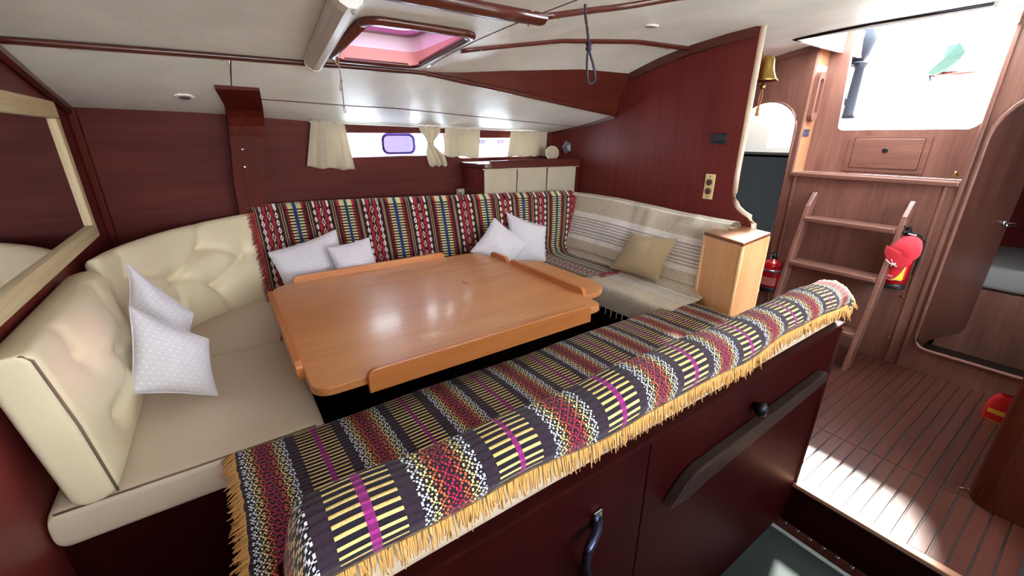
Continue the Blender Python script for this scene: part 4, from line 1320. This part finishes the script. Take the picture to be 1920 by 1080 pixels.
# speaker and lamp near the corner
sp = onplane(1035, 287, (0, 2.50, 0), (0, 1, 0))
r = thing('round_speaker', (sp.x, sp.y, lzt), 'round cream speaker standing on the corner locker', 'speaker')
Mq = Vector((-.45, -.85, .15)).to_track_quat('Z', 'Y').to_matrix()
lathe('body', [(.030, -.05), (.044, -.02), (.050, .0), (.050, .012), (.046, .018)], plain('cream_plastic', (214, 204, 182), .4), sp, r, 28, Mq)
lathe('grille', [(.043, .018), (.040, .021), (.02, .024), (.004, .025)], plain('grille_cloth', (190, 178, 152), .9, bump=.6, bscale=900), sp, r, 28, Mq)
lathe('foot', [(.022, -.056), (.020, -.045), (.010, -.03)], MATS['cream_plastic'], Vector((sp.x, sp.y + .01, sp.z + (lzt - sp.z) + .056)), r, 16)
bl = onx(1062, 276, XB - .012)
r = thing('bulkhead_lamp', (bl.x, bl.y, bl.z - .04), 'small crinkled steel reading lamp on the bulkhead by the locker', 'wall lamp')
Mx = Matrix.Rotation(-math.pi / 2, 3, 'Y')
V = []; F = []
for k in range(24):
    a = 2 * math.pi * k / 24; rr = .040 + .006 * math.sin(5 * a) + .003 * math.sin(11 * a)
    for rad, h in ((rr, -.012), (rr, .0), (rr * .7, .014), (rr * .35, .004)): V.append(bl + Mx @ Vector((rad * math.cos(a), rad * math.sin(a), h)))
for k in range(24):
    for t in range(3): a = k * 4 + t; b = ((k + 1) % 24) * 4 + t; F.append([a, b, b + 1, a + 1])
F.append([k * 4 + 3 for k in range(24)])
mk('reflector', V, F, plain('crinkled_foil', (176, 190, 200), .35, .7), r, False)
lathe('bulb', [(.012, 0), (.013, .012), (.007, .020)], plain('blue_glass', (90, 120, 150), .15), bl, r, 12, Mx)

# white socket on the hull lining, switch and outlet on the bulkhead
wp = ony(864, 362, YH - .012)
r = thing('wall_socket', (wp.x, wp.y, wp.z - .03), 'small white surface socket on the hull lining beside the locker', 'socket')
box('socket_box', (wp.x - .03, wp.x + .03), (YH - .03, YH), (wp.z - .04, wp.z + .03), M_WHITE, r, .006)
lathe('socket_hole', [(.012, 0), (.012, .003), (.008, .004)], plain('socket_grey', (150, 150, 148), .4), (wp.x - .016, YH - .03, wp.z), r, 14, Matrix.Rotation(math.pi / 2, 3, 'X'))
s0, s1 = onx(1336, 250, XB), onx(1362, 270, XB)
r = thing('wall_switch', ((XB, (s0.y + s1.y) / 2, s1.z)), 'black rocker switch high on the saloon bulkhead', 'switch')
box('switch_plate', (XB - .008, XB), (s1.y, s0.y), (s1.z, s0.z), M_BLACK, r, .003)
box('rocker', (XB - .014, XB - .007), (s1.y + .008, s0.y - .025), (s1.z + .01, s0.z - .008), plain('rocker_black', (38, 38, 44), .3), r, .003)
o0, o1 = onx(1322, 324, XB), onx(1341, 376, XB)
ym, zm = (onx(1330, 350, XB).y, onx(1330, 350, XB).z)
r = thing('outlet_plate', (XB, ym, zm - .06), 'ivory plate with two round brown outlets on the saloon bulkhead', 'socket')
box('plate', (XB - .006, XB), (ym - .029, ym + .029), (zm - .068, zm + .068), M_IVORY, r, .003)
for dz in (-.024, .024):
    so = lathe('outlet', [(.018, 0), (.018, .004), (.013, .005)], M_BROWN, (XB - .006, ym, zm + dz), r, 18, Mx)
    lathe('outlet_centre', [(.007, .004), (.007, .0055), (.005, .006)], M_BLACK, (XB - .006, ym, zm + dz), so, 12, Mx)
for dz in (-.055, .055): lathe('screw_head', [(.004, 0), (.004, .001), (.002, .002)], M_BROWN, (XB - .006, ym, zm + dz), r, 8, Mx)

# ================================================================== BELL
bp0 = onx(1428, 100, 2.42)
br = thing('ship_bell', (bp0.x, bp0.y, bp0.z - .3), 'small brass ship bell with a rope tail by the bulkhead edge', 'bell')
tube('bracket', smooth_path([Vector((XB + .03, 1.215, bp0.z - .05)), bp0 + Vector((-.08, .0, -.02)), bp0 + Vector((-.03, 0, .015)), bp0 + Vector((0, 0, -.005))], 6), .008, M_BRASS, br, 8)
tube('shackle', [bp0 + Vector((0, .014 * math.cos(a), -.014 + .02 * math.sin(a))) for a in [k * math.pi / 6 for k in range(13)]], .005, M_BRASS, br, 8)
bc = onx(1432, 152, 2.42)
lathe('bell_body', [(.006, .118), (.022, .114), (.032, .100), (.036, .07), (.042, .04), (.054, .012), (.064, .0), (.060, -.001), (.050, .012)], M_BRASS, bc, br, 28)
lathe('clapper', [(.003, .03), (.004, -.012), (.011, -.02), (.012, -.03), (.005, -.038)], M_BRASS, bc, br, 12)
Mr = plain('tan_rope', (176, 128, 84), .8)
b0 = bc + Vector((0, 0, -.036))
for s in (-1, 1):
    tube('bell_rope', smooth_path([b0, b0 + Vector((0, .006 * s, -.03)), b0 + Vector((-.004, .005 * s, -.065)), b0 + Vector((-.006, 0, -.09))], 5), .0035, Mr, br, 6)
lathe('rope_tassel', [(.003, 0), (.008, -.01), (.007, -.03), (.010, -.045), (.003, -.046)], Mr, b0 + Vector((-.006, 0, -.085)), br, 10)

# ================================================================== PLYWOOD CABINET BESIDE THE BENCH
A, B, C_ = onz(1320, 434, -.445), onz(1395, 456, -.445), onz(1446, 436, -.445)
D = A + (C_ - B)
cb_ = thing('plywood_cabinet', ((A.x + C_.x) / 2, (A.y + C_.y) / 2, DS), 'light plywood pedestal cabinet with dark top at the bench end', 'cabinet')
def shrink(q, f):
    c = (A + B + C_ + D) / 4; return [(c.x + (p.x - c.x) * f, c.y + (p.y - c.y) * f) for p in q]
prism('cabinet_body', shrink([A, B, C_, D], .95), 'Z', DS, -.462, M_PLY, cb_, (), .003)
prism('cabinet_top', shrink([A, B, C_, D], 1.0), 'Z', -.463, -.445, wood('dark_ply_top', (110, 62, 34), (150, 92, 54), 'Y', 7, .3, .3), cb_, (), .005)
for p in (A, B, C_):
    c = (A + B + C_ + D) / 4; e = c + (p - c) * .945
    tube('corner_bead', [(e.x, e.y, DS), (e.x, e.y, -.465)], .009, M_PLYE, cb_, 6)
for p, q2, f in ((A, B, .5), (B, C_, .5)):
    c = (A + B + C_ + D) / 4; e = c + (p.lerp(q2, f) - c) * .955
    tube('top_moulding', [c + (p - c) * .95 + Vector((0, 0, -.02)), c + (q2 - c) * .95 + Vector((0, 0, -.02))], .005, M_PLYE, cb_, 6)

# ================================================================== LADDER
ld = thing('companionway_ladder', (3.35, 1.25, FL), 'worn teak companionway ladder leaning on the bulkhead', 'ladder')
def lx(z): return 3.44 - .30 * (-.36 - z) / (-.36 - FL)      # ladder leans out towards the floor
tr = [onx(1540, 342, 3.44), onx(1708, 354, 3.44)]
yl_, yr_ = onx(1500, 440, lx(-.75)).y + .01, onx(1670, 440, lx(-.75)).y - .03
for yy in (yl_, yr_):
    zt = -.385
    poly = [(lx(FL) - .045, FL), (lx(FL) + .045, FL), (lx(zt) + .035, zt - .02), (lx(zt) + .030, zt + .005), (lx(zt) + .010, zt + .018), (lx(zt) - .015, zt - .005), (lx(zt - .06) - .05, zt - .07)]
    prism('side_rail', poly, 'Y', yy - .014, yy + .014, M_AFT, ld, (), .004)
for px in ((1508, 407), (1477, 487), (1450, 580)):
    zz = None
    for k in range(200):
        z = -.3 - k * .006
        pt = onx(px[0], px[1], lx(z) - .07)
        if pt.z >= z: zz = z; break
    if zz is None: zz = -1.2
    t = box('tread', (lx(zz) - .075, lx(zz) + .075), (yr_ + .014, yl_ - .014), (zz - .028, zz), M_AFTY, ld, .006)

# ================================================================== FIRE EXTINGUISHERS AND CAP
def extinguisher(x, y, z0, h, r, label, hose=True):
    e = thing('fire_extinguisher', (x, y, z0), label, 'fire extinguisher', 'red fire extinguishers near the ladder')
    lathe('base_ring', [(r * 1.02, 0), (r * 1.04, .004), (r * 1.04, .03), (r * 1.0, .034)], M_BLACK, (x, y, z0), e, 28)
    cyl = lathe('cylinder', [(r, .02), (r, h * .80), (r * .93, h * .87), (r * .72, h * .93), (r * .38, h * .965), (r * .36, h)], M_REDP, (x, y, z0), e, 32)
    n = 16; V = []; F = []
    for k in range(n + 1):
        a = math.radians(120 + 120 * k / n)
        for zz in (h * .20, h * .46): V.append((x + r * 1.012 * math.cos(a), y + r * 1.012 * math.sin(a), z0 + zz))
    for k in range(n): F.append([2 * k, 2 * k + 1, 2 * k + 3, 2 * k + 2])
    lathe('valve', [(r * .34, 0), (r * .36, .02), (r * .22, .024), (r * .22, .045)], M_DARKM, (x, y, z0 + h), e, 14)
    for s, up in ((-1, .03), (-1, .05)):
        tube('lever', [(x + r * .5, y, z0 + h + up - .008), (x, y, z0 + h + up), (x - r * 1.0, y + r * .1, z0 + h + up + (.012 if up > .04 else -.006))], .006, M_BLACK, e, 8)
    if hose: tube('hose', smooth_path([(x, y - r * .3, z0 + h + .02), (x + r * .1, y - r * 1.2, z0 + h - .01), (x + r * .2, y - r * 1.25, z0 + h * .6), (x + r * .2, y - r * 1.18, z0 + h * .3)], 6), .008, M_BLACK, e, 8)
    tube('strap', [(x + r * 1.03 * math.cos(t), y + r * 1.03 * math.sin(t), z0 + h * .66) for t in [math.pi * 2 * k / 24 for k in range(25)]], .004, M_STEEL, e, 6, (.004, .011))
    return e, (V, F)


bt0 = onx(1680, 540, XL - .075); tp0 = onx(1700, 440, XL - .075)
H1 = (tp0.z - bt0.z) * 1.0 - .0
e1, lab = extinguisher(XL - .080, (bt0.y + tp0.y) / 2 + .012, bt0.z + .005, .33, .068, 'red fire extinguisher hanging next to the ladder under a cap', True)
mk('label_patch', lab[0], lab[1], plain('label_red', (206, 30, 44), .4), e1, True)
# yellow swoosh and white lettering of the label
ex, ey, ez = XL - .080, (bt0.y + tp0.y) / 2 + .012, bt0.z + .005
def wrap(u, z, rr=.0700):                # u: arc length around the cylinder from its forward line
    a = math.pi + .0 + u / .068; return Vector((ex + rr * math.cos(a), ey + rr * math.sin(a), ez + z))
V = []; F = []
for k in range(13):
    t = k / 12; u = .002 + .056 * t
    z_lo = .062; z_hi = .062 + .105 * t ** 2.2
    V += [wrap(u, z_lo), wrap(u, z_hi)]
for k in range(12): F.append([2 * k, 2 * k + 2, 2 * k + 3, 2 * k + 1])
mk('yellow_swoosh', V, F, plain('label_yellow', (226, 206, 40), .4), e1, True)
tube('white_outline', [wrap(-.062 + .118 * k / 14, .060 - .003 * math.sin(k)) for k in range(15)], .0012, M_WHITE, e1, 5)
tube('white_outline', [wrap(.002 + .056 * k / 10, .064 + .105 * (k / 10) ** 2.2) for k in range(11)], .0012, M_WHITE, e1, 5)
geos = []
for k in range(10):
    u = -.056 + k * .0068; geos.append(tube_geo([wrap(u, .078 - .0004 * k), wrap(u + .003, .090 - .0004 * k)], .0014, 4))
    geos.append(tube_geo([wrap(u, .090 - .0004 * k), wrap(u + .005, .084 - .0004 * k)], .0012, 4))
merge('lettering', geos, M_WHITE, e1)
bt1 = onx(1440, 560, XL - .075)
e2, lab2 = extinguisher(XL - .080, onx(1446, 510, XL - .08).y, -1.13, .25, .066, 'red fire extinguisher on the bulkhead between plywood cabinet and ladder', False)
mk('label_patch', lab2[0], lab2[1], plain('label_pale', (196, 120, 110), .5), e2, True)

cap = thing('red_cap', (ex - .05, ey + .02, ez + .16), 'red baseball cap with white embroidery hung on the fire extinguisher', 'cap')
Mc = plain('red_cotton', (204, 34, 52), .85, bump=.2, bscale=600, sheen=.2)
n1, n2 = 26, 12; V = []; F = []
cc_ = Vector((ex - .040, ey - .022, ez + .270)); axis = Vector((-.55, -.10, .80)).normalized()
s_ = Vector((0, 1, 0)); s_ = (s_ - axis * s_.dot(axis)).normalized(); f_ = axis.cross(s_)
for j in range(n2 + 1):
    ph = math.pi / 2 * j / n2
    for k in range(n1):
        a = 2 * math.pi * k / n1
        fold = 1 + .07 * math.sin(3 * a + 1) * math.cos(ph) + .04 * noise.noise(Vector((math.cos(a) * 2, math.sin(a) * 2, ph * 2)))
        V.append(cc_ + (s_ * math.cos(a) * .078 + f_ * math.sin(a) * .092) * math.cos(ph) * fold + axis * (.085 * math.sin(ph) - .03))
for j in range(n2):
    for k in range(n1): F.append([j * n1 + k, j * n1 + (k + 1) % n1, (j + 1) * n1 + (k + 1) % n1, (j + 1) * n1 + k])
mk('crown', V, F, Mc, cap, True)
V = []; F = []                                    # brim hanging down in front
for j in range(7):
    for k in range(15):
        a = -1 + 2 * k / 14; t = j / 6
        w = .072 * math.sqrt(max(0, 1 - (a * .92) ** 2 * .55)) 
        V.append(cc_ + Vector((-.052 - .018 * (1 - a * a) - .004 * t, .070 * a + .012, -.022 - .100 * t * math.sqrt(max(0.02, 1 - a * a * .86)) + .02 * a)))
for j in range(6):
    for k in range(14): F.append([j * 15 + k, j * 15 + k + 1, (j + 1) * 15 + k + 1, (j + 1) * 15 + k])
bm_ = mk('brim', V, F, Mc, cap, True); bm_.modifiers.new('thickness', 'SOLIDIFY').thickness = .004
lg = [((.045, -.085), (.020, -.108), (-.006, -.100)), ((.020, -.080), (.008, -.106), (.014, -.122)), ((.008, -.106), (-.014, -.118))]
geos = [tube_geo([cc_ + Vector((-.080, a + .012, b + .004)) for a, b in seg], .0032, 6) for seg in lg]
merge('embroidery', geos, M_WHITE, cap)
geos = [tube_geo([cc_ + axis * (.058 - .004 * m) + s_ * (-.020 + .010 * k) + f_ * (-.045 - .006 * m) for k in range(5)], .0022, 6) for m in range(3)]
merge('embroidery', geos, M_WHITE, cap)

# ================================================================== GRAB HANDLE AND PLATE ON THE CHEEK
yk = yL - .001
def onk(a, b): return ony(a, b, yk)
gh = thing('grab_handle', (3.58, yk, .1), 'looped teak grab handle on the companionway cheek', 'handle')
def hpt(t, s): return Vector((XL + .10 + s, yk - .012, .05 + t))
op = rrect(XL + .035, XL + .135, .10, .42, .045, 6); ip = rrect(XL + .060, XL + .11, .145, .375, .022, 6)
prism('handle_loop', op, 'Y', yk - .032, yk, M_AFT, gh, [ip])
ir = prism('handle_shadow_gap', rrect(XL + .062, XL + .108, .147, .373, .02, 6), 'Y', yk - .002, yk - .0005, M_AFT, gh)
pl = thing('builder_plate', (XL + .09, yk, .0), 'small dark plate below the teak grab handle', 'plate')
box('plate', (XL + .045, XL + .135), (yk - .004, yk), (-.0, .05), plain('plate_blue', (58, 70, 92), .4, .3), pl, .002)
for dx in (.055, .125): lathe('screw_head', [(.003, 0), (.003, .001), (.002, .002)], M_STEEL, (XL + dx, yk - .004, .025), pl, 8, Matrix.Rotation(math.pi / 2, 3, 'X'))

# ================================================================== DOOR TO THE PORT CABIN
hx, hy = XL + .03, .505
ang = math.radians(74)
dd_ = Vector((math.sin(ang), -math.cos(ang), 0)); dn = Vector((-dd_.y, dd_.x, 0))
LD = .50
dr = tag(empty('door_1', (hx, hy, -1.25)), 'varnished cabin door standing ajar in the port doorway', None, None, 'structure')
ol2 = rrect(0.0, LD, -1.255, .235, [.07, .07, .07, .2], 6)
V = [Vector((hx, hy, 0)) + dd_ * p[0] + Vector((0, 0, p[1])) for p in ol2]
V2 = [v + dn * .022 for v in V]; n = len(V)
mk('door_leaf', V + V2, [list(range(n)), [n + k for k in reversed(range(n))]] + [[k, (k + 1) % n, n + (k + 1) % n, n + k] for k in range(n)], wood('dark_door', (62, 35, 29), (92, 58, 50), 'Z', 6, .3, .1, .05, .5, .3), dr)
hb = Vector((hx, hy, 0)) + dd_ * (LD - .05) + Vector((0, 0, -.50))
sgn = -1 if dn.y > 0 else 1
hn = dn * (-1 if dn.dot(-Vector((hb.x, hb.y, 0))) < 0 else 1)
tube('door_handle', smooth_path([hb, hb + hn * .05, hb + hn * .055 - dd_ * .03, hb + hn * .05 - dd_ * .10], 5), .008, M_STEEL, dr, 8)
lathe('handle_rose', [(.022, 0), (.022, .006), (.012, .010)], M_STEEL, hb, dr, 16, hn.to_track_quat('Z', 'Y').to_matrix())
bd = thing('cabin_berth', (4.5, -.1, -1.6), 'grey striped berth mattress on a mahogany base in the port cabin', 'bed')
box('berth_base', (4.06, 4.98), (-.90, .50), (-1.6, -.96), M_AFT, bd, .004)
slab('mattress', lambda u, v: (Vector((4.06 + u, -.88 + v, -.80)), Vector((0, 0, 1))), .92, 1.36, .15, plain('grey_ticking', (140, 140, 142), .9, bump=.3, bscale=60), bd, .03, .1)

# towel hanging in the quarter cabin
tw = thing('hanging_towel', (4.2, 1.9, .0), 'white towel hanging in the quarter cabin behind the arch', 'towel')
V = []; F = []
for j in range(9):
    for i in range(13):
        V.append((4.15 + .012 * math.sin(i * 1.3), 1.97 - .28 * i / 12 * (1 - .25 * j / 8) , .42 - .52 * j / 8 + .02 * i / 12))
for j in range(8):
    for i in range(12): F.append([j * 13 + i, j * 13 + i + 1, (j + 1) * 13 + i + 1, (j + 1) * 13 + i])
o = mk('cloth', V, F, plain('white_terry', (222, 224, 228), .9), tw, True); o.modifiers.new('thickness', 'SOLIDIFY').thickness = .006
tube('rail', [(4.15, 2.05, .425), (4.15, 1.6, .44)], .006, M_STEEL, tw, 8)
jb = thing('door_latch_board', (XL + .18, 1.49, -1.2), 'worn teak door folded back inside the arch', 'door')
box('door_board', (XL + .035, XL + .42), (1.480, 1.500), (-1.19, .14), M_AFT, jb, .004)
box('latch', (XL + .16, XL + .20), (1.500, 1.506), (.02, .05), M_STEEL, jb, .001)

# ================================================================== NEAR THE STEP: END CABINET AND FLAME-PATTERN CLOTH
ec = thing('end_cabinet', (2.7, -.2, FL), 'low mahogany cabinet with rounded corner at the edge of the passage', 'cabinet')
prism('cabinet_body', [(2.30, -.62), (2.30, -.052)] + arc(2.38, -.052, .08, 180, 90, 6)[1:] + [(3.10, .028), (3.10, -.62)], 'Z', FL, -.80, wood('low_cabinet', (66, 28, 20), (92, 42, 30), 'Z', 6, .4, .0, .05, .4, .15), ec, (), .004)
prism('cabinet_top', [(2.285, -.62), (2.285, -.052)] + arc(2.375, -.052, .09, 180, 90, 6)[1:] + [(3.11, .038), (3.11, -.62)], 'Z', -.80, -.77, M_TRIM, ec, (), .004)
fc = thing('flame_cloth', (3.16, .08, FL + .05), 'red and yellow flame patterned cloth hanging by the low cabinet', 'cloth')
V = []; F = []; nA, nB = 9, 22
P0, P1 = onx(1890, 742, 3.16), onx(1858, 828, 3.16)
for j in range(nB + 1):
    t = j / nB; c = P0.lerp(P1, t); w = .018 + .030 * math.sin(math.pi * min(1, t * 1.05)) ** .7 * (1 - .35 * t)
    for i in range(nA):
        a = 2 * math.pi * i / nA; V.append(c + Vector((.020 * math.sin(a), w * 1.5 * math.cos(a), 0)))
for j in range(nB):
    for i in range(nA): F.append([j * nA + i, j * nA + (i + 1) % nA, (j + 1) * nA + (i + 1) % nA, (j + 1) * nA + i])
o = mk('cloth', V, F, plain('flame_red', (196, 26, 30), .7), fc, True); o.data.materials.append(plain('flame_yellow', (226, 186, 60), .7))
for k, pgn in enumerate(o.data.polygons):
    j, i = divmod(k, nA)
    if j > 5 and ((j + i // 2) % 5 in (0, 1)) and i not in (0, 8): pgn.material_index = 1
tube('hanging_loop', smooth_path([P0, P0 + Vector((-.02, -.015, .015)), (3.105, .02, P0.z + .02)], 5), .003, M_BRASS, fc, 6)
pn = thing('dropped_pin', onz(1800, 915, FL), 'short brass pin lying on the sole by the low cabinet', 'pin')
a, b = onz(1798, 914, FL + .004), onz(1817, 918, FL + .004); tube('shank', [a, b], .003, M_BRASS, pn, 6); lathe('head', [(.004, -.003), (.006, .0), (.004, .003)], M_BRASS, b, pn, 8)

# ================================================================== COCKPIT SEEN THROUGH THE HATCH
wn = thing('cockpit_pedestal', (4.05, 1.25, -.3), 'dark blue covered instrument pedestal standing in the cockpit', 'pedestal')
Mb = plain('navy_cover', (14, 22, 40), .7)
def oc(a, b, X=4.05): return onx(a, b, X)
pa, pb, pcc = oc(1612, 60), oc(1600, 120), oc(1588, 222)
lathe('column', [(.05, 0), (.035, .03), (.03, (pb.z - pcc.z) * .9), (.05, pb.z - pcc.z)], Mb, pcc, wn, 16)
lathe('hood', [(.05, 0), (.085, .05), (.11, .14), (.10, pa.z - pb.z), (.03, pa.z - pb.z + .02)], Mb, pb, wn, 18)
tube('collar', [pb + Vector((.06 * math.cos(k * math.pi / 6), .06 * math.sin(k * math.pi / 6), 0)) for k in range(13)], .014, M_DARKM, wn, 8)
tube('cable', smooth_path([pb + Vector((-.05, .05, .02)), oc(1580, 150), oc(1584, 190), oc(1598, 212)], 6), .012, M_DARKM, wn, 8)
cv = thing('folded_canvas', (5.6, 1.1, .5), 'green canvas bundle lying on a wooden bar in the cockpit', 'canvas')
tri = [(1738, 138), (1760, 110), (1778, 86), (1800, 80), (1810, 96), (1800, 110), (1775, 128), (1750, 140)]
fr = [onx(a, b, 5.6) for a, b in tri]; bk2 = [p + Vector((.25, 0, 0)) for p in fr]; n = len(fr); ce = sum(fr, Vector()) / n + Vector((-.10, 0, 0)); ce2 = sum(bk2, Vector()) / n + Vector((.08, 0, 0))
V = fr + bk2 + [ce, ce2]; F = [[k, (k + 1) % n, 2 * n] for k in range(n)] + [[n + (k + 1) % n, n + k, 2 * n + 1] for k in range(n)] + [[k, n + k, n + (k + 1) % n, (k + 1) % n] for k in range(n)]
mk('canvas', V, F, plain('green_canvas', (22, 48, 40), .9), cv, False)
tube('bar', [onx(1738, 142, 5.7), onx(1834, 134, 5.7)], .02, M_TRIM, cv, 8)
for a_ in (1746, 1828):
    P_ = onx(a_, 142 - (a_ - 1738) * .083, 5.7); tube('bar_post', [P_, (P_.x, P_.y, -.36)], .018, M_GRP, cv, 8)
tube('bar_hook', [onx(1743, 142, 5.68), onx(1744, 152, 5.68)], .008, M_DARKM, cv, 6)
